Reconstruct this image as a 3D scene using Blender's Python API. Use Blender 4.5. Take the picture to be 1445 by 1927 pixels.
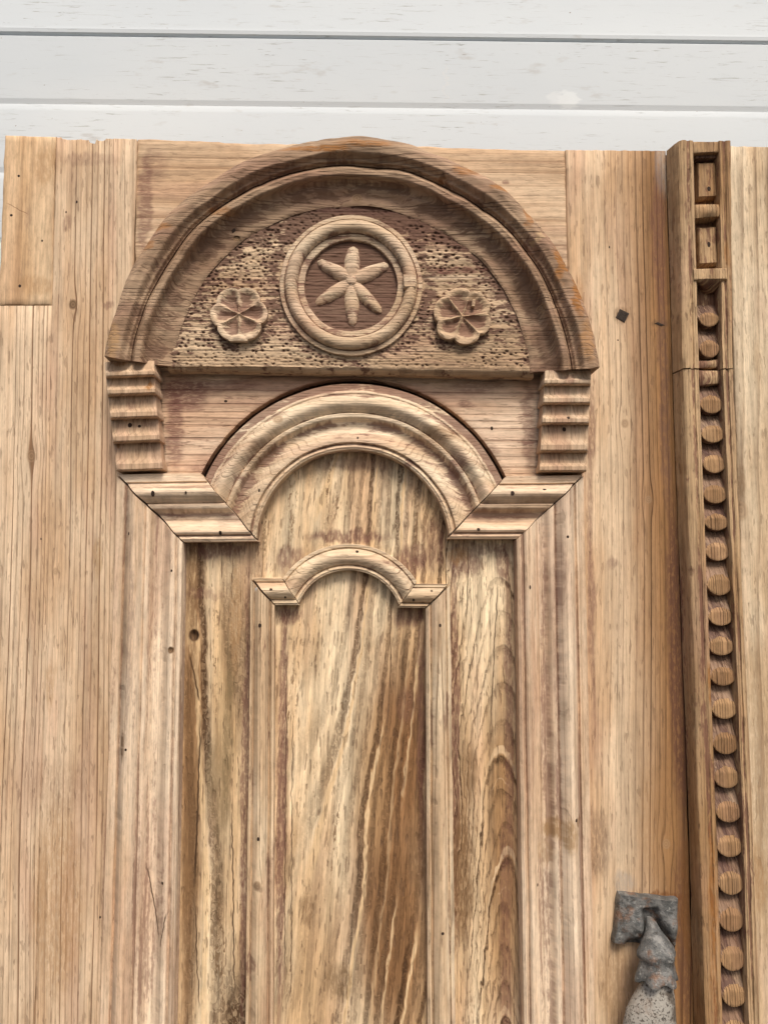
import bpy, math, random
import numpy as np
from mathutils import Vector, Matrix, noise
from mathutils.bvhtree import BVHTree

random.seed(7); rng = np.random.default_rng(7)
for o in list(bpy.data.objects): bpy.data.objects.remove(o)
scene = bpy.context.scene
COL = scene.collection

# ------------------------------------------------------------------ camera
W, H, F = 1445.0, 1927.0, 1447.0          # photograph size and focal length in its pixels
DIST = 0.7235                             # metres to the door face: one photo pixel = 0.5 mm
PITCH, YAW = math.radians(4.7), math.radians(0.9)
fwd = Vector((math.sin(YAW)*math.cos(PITCH), math.cos(YAW)*math.cos(PITCH), math.sin(PITCH)))
rgt = Vector((math.cos(YAW), -math.sin(YAW), 0))
upv = rgt.cross(fwd)
CAM = -DIST*fwd
cd = bpy.data.cameras.new('camera'); cam = bpy.data.objects.new('camera', cd); COL.objects.link(cam)
m3 = Matrix((rgt, upv, -fwd)).transposed()
cam.matrix_world = Matrix.Translation(CAM) @ m3.to_4x4()
cd.sensor_fit = 'VERTICAL'; cd.sensor_height = 36.0; cd.lens = F/H*36.0
cd.clip_start = 0.01; cd.clip_end = 200
scene.camera = cam
scene.cycles.max_bounces = 5; scene.cycles.diffuse_bounces = 3; scene.cycles.glossy_bounces = 2
scene.render.resolution_x = 767; scene.render.resolution_y = 1024

# ------------------------------------------------------------------ light: bright overcast, soft light from above and a little right
world = bpy.data.worlds.new('World'); scene.world = world; world.use_nodes = True
wn = world.node_tree.nodes; wn.clear()
SUN_EL, SUN_AZ = math.radians(54), math.radians(16)     # azimuth: to the right of the viewer's back
sky = wn.new('ShaderNodeTexSky'); sky.sky_type = 'NISHITA'; sky.sun_disc = False
sky.sun_elevation = SUN_EL; sky.sun_rotation = math.pi-SUN_AZ
sky.air_density = 1.0; sky.dust_density = 6.0; sky.ozone_density = 0.6
bg = wn.new('ShaderNodeBackground'); bg.inputs['Strength'].default_value = 0.06
wo = wn.new('ShaderNodeOutputWorld')
world.node_tree.links.new(sky.outputs[0], bg.inputs[0]); world.node_tree.links.new(bg.outputs[0], wo.inputs[0])
sd = bpy.data.lights.new('sun', 'SUN'); sd.energy = 1.5; sd.angle = math.radians(20); sd.color = (1.0, 0.92, 0.81)
sun = bpy.data.objects.new('sun', sd); COL.objects.link(sun)
sdir = Vector((math.sin(SUN_AZ)*math.cos(SUN_EL), -math.cos(SUN_AZ)*math.cos(SUN_EL), math.sin(SUN_EL)))
sun.rotation_euler = sdir.to_track_quat('Z', 'Y').to_euler(); sun.location = sdir*5
vs = scene.view_settings
vs.view_transform = 'Standard'; vs.look = 'None'; vs.gamma = 1.0; vs.use_curve_mapping = False
vs.exposure = 1.02

# ------------------------------------------------------------------ helpers
GROUND = -1.55
_f, _r, _u, _c = (np.array(v) for v in (fwd, rgt, upv, CAM))
def P(px, py, d=0.0):
    """photo pixel -> (X, Z) on the vertical plane d metres in front of the door face"""
    px = np.asarray(px, float); py = np.asarray(py, float)
    a = (px-W/2)/F; b = -(py-H/2)/F
    dx = _f[0]+a*_r[0]+b*_u[0]; dy = _f[1]+a*_r[1]+b*_u[1]; dz = _f[2]+a*_r[2]+b*_u[2]
    t = (-np.asarray(d, float)-_c[1])/dy
    return _c[0]+t*dx, _c[2]+t*dz
def V(px, py, d):
    x, z = P(px, py, d); return (float(x), -float(d), float(z))
def ray(px, py):
    a = (px-W/2)/F; b = -(py-H/2)/F
    return (fwd+a*rgt+b*upv).normalized()
def nz(x, y, z=0.0): return noise.noise((x, y, z))
def fbm(x, y, z=0.0, o=3):
    s = 0; a = 1.0
    for _ in range(o):
        s += a*noise.noise((x, y, z)); x *= 2.1; y *= 2.1; z *= 2.1; a *= 0.5
    return s

PARTS = []      # (object, bvh) for placing nails
def tag(o, label=None, cat=None, group=None, kind=None):
    if label: o['label'] = label
    if cat: o['category'] = cat
    if group: o['group'] = group
    if kind: o['kind'] = kind
    return o
def empty(name, loc):
    o = bpy.data.objects.new(name, None); COL.objects.link(o); o.location = loc; o.empty_display_size = 0.05
    return o
def root_loc(o):
    p = Vector((0, 0, 0))
    while o is not None: p += o.location; o = o.parent
    return p
def mk(name, verts, faces, mat, parent=None, smooth=True, angle=40, attrs=None, mats=None, fmat=None, nails=True):
    me = bpy.data.meshes.new(name); me.from_pydata([tuple(map(float, v)) for v in verts], [], faces)
    me.validate(); me.update()
    for m_ in (mats or [mat]): me.materials.append(m_)
    if fmat is not None: me.polygons.foreach_set('material_index', np.asarray(fmat, dtype=np.int32))
    if smooth:
        me.polygons.foreach_set('use_smooth', np.ones(len(me.polygons), dtype=bool)); me.set_sharp_from_angle(angle=math.radians(angle))
    if attrs:
        for k, a in attrs.items():
            at = me.attributes.new(k, 'FLOAT', 'POINT'); at.data.foreach_set('value', np.asarray(a, dtype=np.float32))
    o = bpy.data.objects.new(name, me); COL.objects.link(o)
    if parent is not None:
        o.parent = parent; o.location = -root_loc(parent)
    if nails: PARTS.append((o, BVHTree.FromPolygons([v.co.copy() for v in me.vertices], [tuple(p.vertices) for p in me.polygons])))
    return o
def grid_faces(n, m, off=0, flip=False):
    f = []
    for i in range(n-1):
        for j in range(m-1):
            a = off+i*m+j; q = (a, a+1, a+m+1, a+m)
            f.append(q[::-1] if flip else q)
    return f

# ------------------------------------------------------------------ material builder
class NT:
    def __init__(s, name):
        s.mat = bpy.data.materials.new(name); s.mat.use_nodes = True
        s.t = s.mat.node_tree; s.t.nodes.clear()
    def n(s, ty, **kw):
        nd = s.t.nodes.new(ty)
        for k, v in kw.items(): setattr(nd, k, v)
        return nd
    def put(s, sock, v):
        if v is None: return
        if hasattr(v, 'links') or isinstance(v, bpy.types.NodeSocket): s.t.links.new(v, sock)
        else:
            if isinstance(v, (tuple, list)) and len(v) == 3 and len(sock.default_value) == 4: v = (*v, 1)
            sock.default_value = v
    def math(s, op, a, b=None, c=None, clamp=False):
        nd = s.n('ShaderNodeMath', operation=op, use_clamp=clamp)
        s.put(nd.inputs[0], a); s.put(nd.inputs[1], b); s.put(nd.inputs[2], c); return nd.outputs[0]
    def vec(s, op, a, b=None, c=None):
        nd = s.n('ShaderNodeVectorMath', operation=op)
        s.put(nd.inputs[0], a); s.put(nd.inputs[1], b); s.put(nd.inputs[2], c)
        return nd.outputs['Value'] if op == 'LENGTH' else nd.outputs[0]
    def comb(s, x, y, z):
        nd = s.n('ShaderNodeCombineXYZ'); s.put(nd.inputs[0], x); s.put(nd.inputs[1], y); s.put(nd.inputs[2], z); return nd.outputs[0]
    def noise(s, v, scale=(1, 1, 1), detail=2.0, rough=0.5, off=None, color=False, dist=0.0):
        off = off or (0, 0, 0)
        flat = getattr(s, 'q2', None) is not None and v is s.q and scale[0] == scale[1] and not color
        if flat: v, scale, off = s.q2, (scale[0], scale[2], 0), (off[0], off[2]+off[1], 0)
        v = s.vec('MULTIPLY_ADD', v, scale, off)
        nd = s.n('ShaderNodeTexNoise')
        if flat: nd.noise_dimensions = '2D'
        nd.inputs['Scale'].default_value = 1.0
        nd.inputs['Detail'].default_value = detail; nd.inputs['Roughness'].default_value = rough
        nd.inputs['Distortion'].default_value = dist
        s.t.links.new(v, nd.inputs['Vector']); return nd.outputs['Color' if color else 'Fac']
    def maprange(s, v, a, b, c=0.0, d=1.0, smooth=True):
        nd = s.n('ShaderNodeMapRange', interpolation_type='SMOOTHSTEP' if smooth else 'LINEAR')
        s.put(nd.inputs[0], v); s.put(nd.inputs[1], a); s.put(nd.inputs[2], b); s.put(nd.inputs[3], c); s.put(nd.inputs[4], d)
        return nd.outputs[0]
    def ramp(s, v, stops):
        nd = s.n('ShaderNodeValToRGB'); cr = nd.color_ramp
        while len(cr.elements) < len(stops): cr.elements.new(0.5)
        for e, (p, c) in zip(cr.elements, stops):
            e.position = p; e.color = (c, c, c, 1) if not isinstance(c, tuple) else (*c, 1)
        s.put(nd.inputs[0], v); return nd.outputs[0]
    def mix(s, f, a, b, blend='MIX'):
        nd = s.n('ShaderNodeMix', data_type='RGBA', blend_type=blend)
        s.put(nd.inputs[0], f); s.put(nd.inputs[6], a); s.put(nd.inputs[7], b); return nd.outputs[2]
    def finish(s, color, rough=0.75, normal=None, spec=0.25, metallic=0.0):
        b = s.n('ShaderNodeBsdfPrincipled'); o = s.n('ShaderNodeOutputMaterial')
        s.put(b.inputs['Base Color'], color); s.put(b.inputs['Roughness'], rough)
        b.inputs['Specular IOR Level'].default_value = spec; b.inputs['Metallic'].default_value = metallic
        if normal is not None: s.t.links.new(normal, b.inputs['Normal'])
        s.t.links.new(b.outputs[0], o.inputs[0]); return s.mat
    def bump(s, h, dist=0.001, strength=1.0):
        nd = s.n('ShaderNodeBump'); nd.inputs['Distance'].default_value = dist; nd.inputs['Strength'].default_value = strength
        s.t.links.new(h, nd.inputs['Height']); return nd.outputs[0]

RES_SHADE = (0.145, 0.06, 0.045)               # old oxblood paint remnants, also painted as shade into crevices
_seed = [0]
def wood(name, axis='z', light=(0.62, 0.435, 0.27), mid=(0.51, 0.335, 0.19), late=(0.235, 0.118, 0.052),
         freq=150, pith=(-0.6, 0.15), tilt=0.0, shear=0.0, warp1=0.006, warp2=0.0008, w1s=(5, 5, 1.3),
         line=(0.62, 0.88, 0.95), late_s=0.85, late_patch=0.45, fiber=0.2, pores=0.35, pink=0.35, grey=0.3,
         res_shade=0.70, res_s=0.75, res_sc=(60, 60, 14), res_col=RES_SHADE, attr=0.0, spots=(), knots=(), bump=0.7, worm=0.0,
         objrand=False, rough=0.78, hue=None, var=2.4, tone=1.0, streak=0.16, mott=0.16, sd=0.008, pale=1.0, usc=1.0, late_x=None, lpsc=(34, 7), ragged=0.0, ringvar=0.25, strip=None):
    s = NT(name); _seed[0] += 1; so = _seed[0]*3.17
    light = tuple(c*(1+pale*k) for c, k in zip(light, (0.13, 0.24, 0.40))); mid = tuple(c*(1+pale*k) for c, k in zip(mid, (0.07, 0.11, 0.21)))
    light = tuple(c*tone for c in light); mid = tuple(c*tone for c in mid); late = tuple(c*tone for c in late)
    tc = s.n('ShaderNodeTexCoord').outputs['Object']
    if objrand:
        r = s.n('ShaderNodeObjectInfo').outputs['Random']
        tc = s.vec('ADD', tc, s.comb(s.math('MULTIPLY', r, 3.1), 0.0, s.math('MULTIPLY', r, 7.7)))
    sp = s.n('ShaderNodeSeparateXYZ'); s.t.links.new(tc, sp.inputs[0])
    X, Y, Z = sp.outputs
    u, g = (X, Z) if axis == 'z' else (Z, X)
    if shear: u = s.math('MULTIPLY_ADD', g, shear, u)
    q = s.comb(u, Y, g)
    off = (so, so*0.7, so*1.3)
    s.q2 = None; s.q = q
    n1 = s.noise(q, w1s, 1.5, 0.5, off)
    n2 = s.noise(q, (45, 45, 7), 1.0, 0.5, off)
    u1 = s.math('MULTIPLY_ADD', s.math('SUBTRACT', n1, 0.5), 2*warp1, u)
    u1 = s.math('MULTIPLY_ADD', s.math('SUBTRACT', n2, 0.5), 2*warp2, u1)
    s.q2 = s.comb(s.math('MULTIPLY_ADD', Y, 0.7, u), g, 0.0)
    if ragged:
        n3 = s.noise(q, (260, 260, 60), 1.5, 0.6, off); u1 = s.math('MULTIPLY_ADD', s.math('SUBTRACT', n3, 0.5), 2*ragged, u1)
    kmasks = []
    for (kpx, kpy, kr, kdark) in knots:
        kx, kz = (float(a) for a in P(kpx, kpy, sd)); kr *= 0.0005
        ku, kg = (kx, kz) if axis == 'z' else (kz, kx)
        ku += shear*kg
        a = s.math('SUBTRACT', u, ku); b = s.math('SUBTRACT', g, kg)
        d2 = s.math('ADD', s.math('POWER', s.math('DIVIDE', a, kr*1.6), 2.0), s.math('POWER', s.math('DIVIDE', b, kr*4.5), 2.0))
        e = s.math('EXPONENT', s.math('MULTIPLY', d2, -1.0))
        u1 = s.math('SUBTRACT', u1, s.math('MULTIPLY', a, e))
        dk = s.math('SQRT', s.math('ADD', s.math('POWER', s.math('DIVIDE', a, kr), 2.0), s.math('POWER', s.math('DIVIDE', b, kr*1.25), 2.0)))
        dk = s.math('ADD', dk, s.math('MULTIPLY', s.math('SUBTRACT', n2, 0.5), 0.8))
        kmasks.append((dk, kdark))
    du = s.math('SUBTRACT', u1, pith[0])
    if usc != 1.0: du = s.math('MULTIPLY', du, usc)
    dw = s.math('SUBTRACT', Y, pith[1])
    if tilt: dw = s.math('MULTIPLY_ADD', g, tilt, dw)
    r = s.math('SQRT', s.math('ADD', s.math('MULTIPLY', du, du), s.math('MULTIPLY', dw, dw)))
    sr = s.math('MULTIPLY', r, freq)
    v1 = s.noise(s.comb(s.math('MULTIPLY', sr, 0.19), so, 0.0), (1, 1, 1), 1.0)
    sr = s.math('MULTIPLY_ADD', v1, 2*var, sr)
    fr = s.math('FRACT', sr)
    lt = s.ramp(fr, [(0.0, 0.0), (line[0], 0.06), (line[1], 1.0), (line[2], 0.9), (1.0, 0.0)])
    lp = s.noise(q, (lpsc[0], lpsc[0], lpsc[1]), 2.0, 0.6, (so*2, 0, so))
    lt = s.math('MULTIPLY', lt, s.maprange(lp, 0.32, 0.62, 1-late_patch, 1.0))
    wnz = s.n('ShaderNodeTexWhiteNoise', noise_dimensions='1D'); s.put(wnz.inputs['W'], s.math('FLOOR', s.math('ADD', sr, so))); ringid = wnz.outputs['Value']
    lt = s.math('MULTIPLY', lt, s.maprange(ringid, 0.0, 1.0, ringvar, 1.0))
    if late_x: lt = s.math('MULTIPLY', lt, s.maprange(X, float(P(late_x[0], 1000)[0]), float(P(late_x[1], 1000)[0]), late_x[2], 1.0))
    # base tint
    b1 = s.noise(q, (20, 20, 3.2), 3.0, 0.65, (so, so*2, 0))
    col = s.mix(s.maprange(b1, 0.34, 0.66), light, mid)
    if pink:
        b2 = s.noise(q, (30, 30, 4.5), 2.0, 0.62, (0, so, so*3))
        col = s.mix(s.math('MULTIPLY', s.maprange(b2, 0.48, 0.68), pink), col, (0.46*tone, 0.275*tone, 0.19*tone))
    if grey:
        b3 = s.noise(q, (22, 22, 3.0), 2.0, 0.6, (so*5, 0, so))
        col = s.mix(s.math('MULTIPLY', s.maprange(b3, 0.5, 0.72), grey), col, (0.44*tone, 0.335*tone, 0.23*tone))
    if hue:   # (axis coordinate px, px, colour): a board whose heartwood side is warmer
        x0, x1, hc = hue
        col = s.mix(s.maprange(X, float(P(x0, 1000)[0]), float(P(x1, 1000)[0])), col, hc)
    if spots:
        wq = s.vec('MULTIPLY_ADD', s.vec('SUBTRACT', s.noise(q, (110, 110, 26) , 3.0, 0.65, off, color=True), (0.5, 0.5, 0.5)), (0.010, 0.0, 0.020) if axis == 'z' else (0.020, 0.0, 0.010), tc)
        for (sx, sy, rx, ry, sc, st, *ex) in spots:
            if st >= 0: continue
            cx, cz = (float(a) for a in P(sx, sy, sd)); ix, iz = 1/(rx*0.0005), 1/(ry*0.0005)
            l = s.vec('LENGTH', s.vec('MULTIPLY_ADD', wq, (ix, 0.0, iz), (-cx*ix, 0.0, -cz*iz)))
            col = s.mix(s.math('MULTIPLY', s.maprange(l, 1.3, 0.3), -st), col, sc)
    if worm:
        wv = s.noise(q, (330, 330, 170), 2.0, 0.6, off, dist=0.8)
        ww = s.maprange(wv, 0.40, 0.56, 0.1, 1.0)
        lt = s.math('MULTIPLY', lt, s.math('ADD', 1-worm, s.math('MULTIPLY', ww, worm)))
    col = s.mix(s.math('MULTIPLY', lt, late_s), col, late)
    sk = s.noise(q, (130, 130, 5), 2.0, 0.6, (so*3, 1, so))
    col = s.mix(1.0, col, s.ramp(sk, [(0.3, 1-streak), (0.5, 1.0), (0.7, 1+streak*0.7)]), 'MULTIPLY')
    if strip:
        sm = s.math('MULTIPLY', s.ramp(fr, [(0.02, 0.0), (0.08, 1.0), (0.24, 1.0), (0.34, 0.0)]), s.maprange(ringid, 0.25, 0.5))
        sm = s.math('MULTIPLY', sm, s.maprange(lp, 0.42, 0.52))
        col = s.mix(s.math('MULTIPLY', sm, strip[1]), col, strip[0])
    fb = s.noise(q, (700, 700, 20), 2.0, 0.65, off)
    col = s.mix(1.0, col, s.ramp(fb, [(0.25, 1-fiber), (0.5, 1.0), (0.78, 1+fiber*0.6)]), 'MULTIPLY')
    mot = s.noise(q, (240, 240, 80), 3.0, 0.7, off)
    col = s.mix(1.0, col, s.ramp(mot, [(0.3, 1-mott), (0.5, 1.0), (0.70, 1+mott*0.55)]), 'MULTIPLY')
    pr = s.noise(q, (330, 330, 45), 2.0, 0.6, (so*7, 0, 1))
    pm = s.maprange(pr, 0.63, 0.70)
    col = s.mix(s.math('MULTIPLY', pm, pores), col, (0.14, 0.078, 0.045))
    # paint remnants, plus shade painted into crevices by the vertex mask
    rn = s.noise(q, res_sc, 4.0, 0.70, (so*1.7, so, 2))
    if attr:
        at = s.n('ShaderNodeAttribute', attribute_name='res_shade').outputs['Fac']
        rn2 = s.math('MULTIPLY_ADD', at, attr, rn)
    else: rn2 = rn
    fine = s.noise(q, (420, 420, 120), 2.0, 0.7, off)
    rn2 = s.math('MULTIPLY_ADD', s.math('SUBTRACT', fine, 0.5), 0.35, rn2)
    rm = s.math('MULTIPLY', s.maprange(rn2, res_shade, res_shade+0.14), res_s)
    if worm: rm = s.math('MULTIPLY', rm, ww)
    col = s.mix(rm, col, res_col)
    hgt = s.math('MULTIPLY_ADD', lt, -1.0, s.math('MULTIPLY', fb, 0.5))
    hgt = s.math('MULTIPLY_ADD', pm, -0.5, hgt)
    for dk, kdark in kmasks:
        ringk = s.math('MULTIPLY', s.math('SINE', s.math('MULTIPLY', dk, 14.0)), 0.25)
        km = s.maprange(dk, 1.1, 0.7)
        kc = s.mix(s.math('ADD', 0.45, ringk), (0.26, 0.16, 0.085), (0.045, 0.026, 0.017)) if kdark > 0.6 else s.mix(s.math('ADD', 0.4, ringk), (0.40, 0.27, 0.16), (0.16, 0.095, 0.055))
        col = s.mix(s.math('MULTIPLY', km, min(1, kdark+0.15)), col, kc)
        if kdark > 0.9: col = s.mix(s.maprange(dk, 0.95, 0.75), col, (0.018, 0.010, 0.007))
        if kdark > 0.8: hgt = s.math('MULTIPLY_ADD', s.maprange(dk, 0.9, 0.2), -3.0, hgt)
    if spots:
        for (sx, sy, rx, ry, sc, st, *ex) in spots:
            if st < 0: continue
            if ex:      # a split: straight thin line from (sx, sy) to (rx, ry)
                a = np.array(P(sx, sy, sd)); b = np.array(P(rx, ry, sd)); e1 = (b-a)/np.linalg.norm(b-a); e2 = np.array((-e1[1], e1[0])); c0 = (a+b)/2; hl = np.linalg.norm(b-a)/2
                wt = s.vec('MULTIPLY_ADD', s.vec('SUBTRACT', s.noise(tc, (70, 70, 70), 2.0, 0.6, off, color=True), (0.5, 0.5, 0.5)), (0.004, 0.0, 0.004), tc)
                def dot(e):
                    nd = s.n('ShaderNodeVectorMath', operation='DOT_PRODUCT'); s.put(nd.inputs[0], s.vec('SUBTRACT', wt, (float(c0[0]), 0.0, float(c0[1])))); s.put(nd.inputs[1], (float(e[0]), 0.0, float(e[1]))); return nd.outputs['Value']
                l = s.math('MAXIMUM', s.math('DIVIDE', s.math('ABSOLUTE', dot(e1)), hl), s.math('DIVIDE', s.math('ABSOLUTE', dot(e2)), ex[0]*0.0005))
                m = s.math('MULTIPLY', s.maprange(l, 1.0, 0.6), st); col = s.mix(m, col, sc); hgt = s.math('MULTIPLY_ADD', m, -1.5, hgt); continue
            cx, cz = (float(a) for a in P(sx, sy, sd)); ix, iz = 1/(rx*0.0005), 1/(ry*0.0005)
            l = s.vec('LENGTH', s.vec('MULTIPLY_ADD', wq, (ix, 0.0, iz), (-cx*ix, 0.0, -cz*iz)))
            m = s.math('MULTIPLY', s.maprange(l, 1.15, 0.55), st)
            m = s.math('MULTIPLY', m, s.maprange(fine, 0.36, 0.54, 0.5, 1.0))
            col = s.mix(m, col, sc)
    return s.finish(col, rough, s.bump(hgt, 0.0009, bump), 0.2)

MAUVE = (0.145, 0.062, 0.05)
OCHRE = (0.30, 0.125, 0.03)
AMBER = (0.36, 0.20, 0.085)
DUST = (0.42, 0.36, 0.29)
BROWN = (0.17, 0.095, 0.045)
M = {}
M['stile'] = wood('wood_stile', sd=0.0, ringvar=0.35, late=(0.16, 0.08, 0.037), freq=215, pith=(-0.75, 0.2), warp1=0.013, w1s=(7, 7, 1.6), late_s=1.0, late_patch=0.45, lpsc=(26, 3), line=(0.70, 0.9, 0.96), mott=0.10, pink=0.45, grey=0.2, res_shade=0.72, shear=0.016,
    knots=[(60, 858, 10, 0.35), (138, 573, 9, 0.75), (105, 1075, 6, 0.3)],
    spots=[(110, 1480, 60, 60, (0.25, 0.15, 0.09), 0.35), (110, 1700, 55, 190, AMBER, 0.5), (128, 420, 10, 22, MAUVE, 0.45), (235, 1250, 12, 420, MAUVE, 0.5), (205, 1690, 14, 300, MAUVE, 0.45),
           (185, 1050, 9, 45, (0.33, 0.2, 0.09), 0.5), (170, 300, 70, 16, MAUVE, 0.3), (205, 575, 12, 10, MAUVE, 0.5), (95, 1290, 12, 55, AMBER, 0.4)])
M['patch'] = wood('wood_patch', light=(0.60, 0.40, 0.225), mid=(0.54, 0.34, 0.175), late=(0.36, 0.19, 0.08), freq=95, pith=(-0.5, 0.12), warp1=0.006, late_s=0.55, late_patch=0.8,
    pink=0.2, grey=0.1, pores=0.12, res_shade=0.86, bump=0.3, spots=[(3, 375, 50, 398, (0.2, 0.1, 0.05), 0.6, 1.0), (80, 300, 26, 45, AMBER, 0.45), (60, 530, 40, 22, AMBER, 0.4), (45, 400, 8, 26, MAUVE, 0.25)])
M['rail'] = wood('wood_rail', 'x', light=(0.55, 0.375, 0.225), mid=(0.48, 0.315, 0.18), late=(0.24, 0.13, 0.065), freq=105, pith=(0.75, 0.15), warp1=0.006, late_s=0.55, pores=0.15, res_shade=0.80, bump=0.45, pink=0.35, grey=0.1,
    spots=[(268, 380, 16, 120, MAUVE, 0.6), (285, 300, 30, 40, MAUVE, 0.35), (960, 332, 10, 5, MAUVE, 0.6), (1055, 470, 22, 40, MAUVE, 0.35)])
M['frieze'] = wood('wood_frieze', 'x', light=(0.62, 0.43, 0.28), mid=(0.52, 0.335, 0.205), late=(0.19, 0.095, 0.055), freq=120, pith=(-0.5, 0.1), warp1=0.006, late_s=0.7, pores=0.3, res_shade=0.63, res_s=0.6, pink=0.7, grey=0.05,
    spots=[(345, 735, 55, 40, MAUVE, 0.75), (325, 800, 18, 90, MAUVE, 0.7), (420, 720, 70, 14, MAUVE, 0.5), (400, 880, 60, 12, MAUVE, 0.5), (905, 720, 60, 16, MAUVE, 0.45), (998, 800, 14, 90, MAUVE, 0.55), (880, 755, 20, 9, MAUVE, 0.5), (930, 842, 16, 10, MAUVE, 0.4)])
M['hood'] = wood('wood_hood', 'x', tone=0.84, pale=0.5, light=(0.45, 0.30, 0.185), mid=(0.31, 0.193, 0.115), late=(0.07, 0.034, 0.018), freq=250, pith=(-0.25, 0.12), warp1=0.010, w1s=(12, 12, 4), late_s=0.8, late_patch=0.6, pores=0.3, res_shade=0.70, res_s=0.75, res_sc=(90, 90, 25), pink=0.5, grey=0.3, attr=0.30, sd=0.034, ragged=0.0007, bump=0.9,
    res_col=(0.15, 0.085, 0.056), knots=[(671, 357, 9, 0.55), (1022, 573, 8, 0.5), (440, 434, 6, 0.85)],
    spots=[(600, 281, 70, 9, OCHRE, 0.85), (690, 272, 60, 7, OCHRE, 0.7), (878, 322, 28, 14, OCHRE, 0.7), (940, 352, 22, 7, OCHRE, 0.8), (996, 410, 12, 25, OCHRE, 0.7), (1052, 490, 11, 45, OCHRE, 0.9), (1085, 560, 12, 40, OCHRE, 0.9), (1105, 640, 16, 45, (0.40, 0.22, 0.10), 0.8),
           (300, 425, 26, 10, OCHRE, 0.6), (280, 460, 12, 14, OCHRE, 0.55), (212, 640, 12, 40, (0.40, 0.24, 0.11), 0.7), (415, 395, 30, 10, OCHRE, 0.5), (825, 335, 20, 6, OCHRE, 0.5), (1010, 450, 8, 12, (0.5, 0.35, 0.2), 0.7)])
M['tymp'] = wood('wood_tympanum', 'x', pale=0.5, light=(0.52, 0.37, 0.23), mid=(0.38, 0.255, 0.15), late=(0.11, 0.058, 0.036), freq=260, pith=(-0.4, 0.08), warp1=0.004, late_s=0.6, pores=0.4, res_shade=0.60, res_s=0.85, res_sc=(170, 170, 60), attr=0.38, sd=0.015, pink=0.4, grey=0.1, bump=0.9,
    res_col=(0.10, 0.046, 0.034), spots=[(860, 508, 75, 8, (0.13, 0.05, 0.038), 0.8), (855, 522, 70, 5, (0.5, 0.38, 0.27), 0.7), (661, 395, 130, 12, (0.09, 0.04, 0.03), 0.7)])
M['carve'] = wood('wood_carving', 'x', sd=0.02, ragged=0.0006, light=(0.58, 0.42, 0.265), mid=(0.46, 0.315, 0.185), late=(0.14, 0.075, 0.04), freq=330, pith=(-0.4, 0.05), warp1=0.003, late_s=0.5, pores=0.3, res_shade=0.62, res_s=0.7, res_sc=(120, 120, 40), attr=0.36, pink=0.35, grey=0.2, bump=0.8)
M['bracket'] = wood('wood_bracket', sd=0.022, light=(0.58, 0.41, 0.255), mid=(0.46, 0.305, 0.18), late=(0.17, 0.09, 0.05), freq=200, pith=(-0.7, 0.5), late_s=0.45, pores=0.35, res_shade=0.66, res_s=0.6, attr=0.12, pink=0.4, grey=0.2, bump=0.4,
    spots=[(222, 683, 14, 6, OCHRE, 0.5), (281, 726, 8, 10, OCHRE, 0.8), (215, 838, 6, 5, OCHRE, 0.6), (245, 760, 12, 14, MAUVE, 0.4), (1070, 715, 10, 8, MAUVE, 0.5)])
mould_kw = dict(light=(0.66, 0.485, 0.32), mid=(0.56, 0.385, 0.235), late=(0.29, 0.165, 0.085), late_s=0.55, pores=0.2, res_shade=0.70, res_s=0.55, attr=0.38, res_sc=(80, 80, 3.5), res_col=(0.18, 0.088, 0.068), pink=0.35, grey=0.15, bump=0.5)
M['mould_z'] = wood('wood_moulding', freq=230, pith=(-0.5, 0.06), warp1=0.003, knots=[(325, 1222, 6, 0.85)],
    spots=[(275, 1617, 304, 1779, (0.05, 0.026, 0.014), 0.85, 1.3), (304, 1779, 318, 1709, (0.05, 0.026, 0.014), 0.8, 1.3), (237, 1398, 7, 26, (0.10, 0.05, 0.02), 0.8), (1040, 1555, 24, 22, (0.33, 0.20, 0.09), 0.75), (1068, 1570, 18, 34, (0.33, 0.20, 0.09), 0.7), (1025, 1600, 18, 26, (0.40, 0.27, 0.15), 0.5), (1084, 1540, 5, 12, (0.2, 0.1, 0.04), 0.8), (1045, 1200, 10, 160, MAUVE, 0.35), (1050, 1080, 12, 70, MAUVE, 0.4), (252, 1200, 6, 260, (0.22, 0.16, 0.13), 0.5), (1040, 1450, 9, 90, MAUVE, 0.3)], **mould_kw)
M['mould_x'] = wood('wood_moulding_cross', 'x', freq=230, pith=(-0.3, 0.05), warp1=0.003, spots=[(330, 965, 20, 12, MAUVE, 0.5), (440, 975, 35, 12, MAUVE, 0.45), (900, 945, 50, 8, MAUVE, 0.4), (940, 975, 50, 8, MAUVE, 0.35)], **mould_kw)
M['arch'] = wood('wood_arch', 'x', light=(0.66, 0.495, 0.32), mid=(0.53, 0.37, 0.22), late=(0.17, 0.095, 0.05), freq=430, pith=(-0.06, 0.11), warp1=0.004, w1s=(9, 9, 3), late_s=0.5, late_patch=0.6, var=1.0, pores=0.22, res_shade=0.68, res_s=0.7, attr=0.34, pink=0.4, grey=0.3, bump=0.7,
    knots=[(525, 792, 9, 0.5)], spots=[(500, 845, 26, 22, BROWN, 0.45), (830, 815, 40, 18, BROWN, 0.5), (860, 880, 18, 30, MAUVE, 0.6), (480, 870, 14, 40, BROWN, 0.4)])
inner_kw = dict(light=(0.66, 0.485, 0.30), mid=(0.53, 0.365, 0.21), late=(0.18, 0.10, 0.05), late_s=0.75, pores=0.3, res_shade=0.69, res_s=0.65, attr=0.25, pink=0.3, grey=0.4, bump=0.7)
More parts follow.
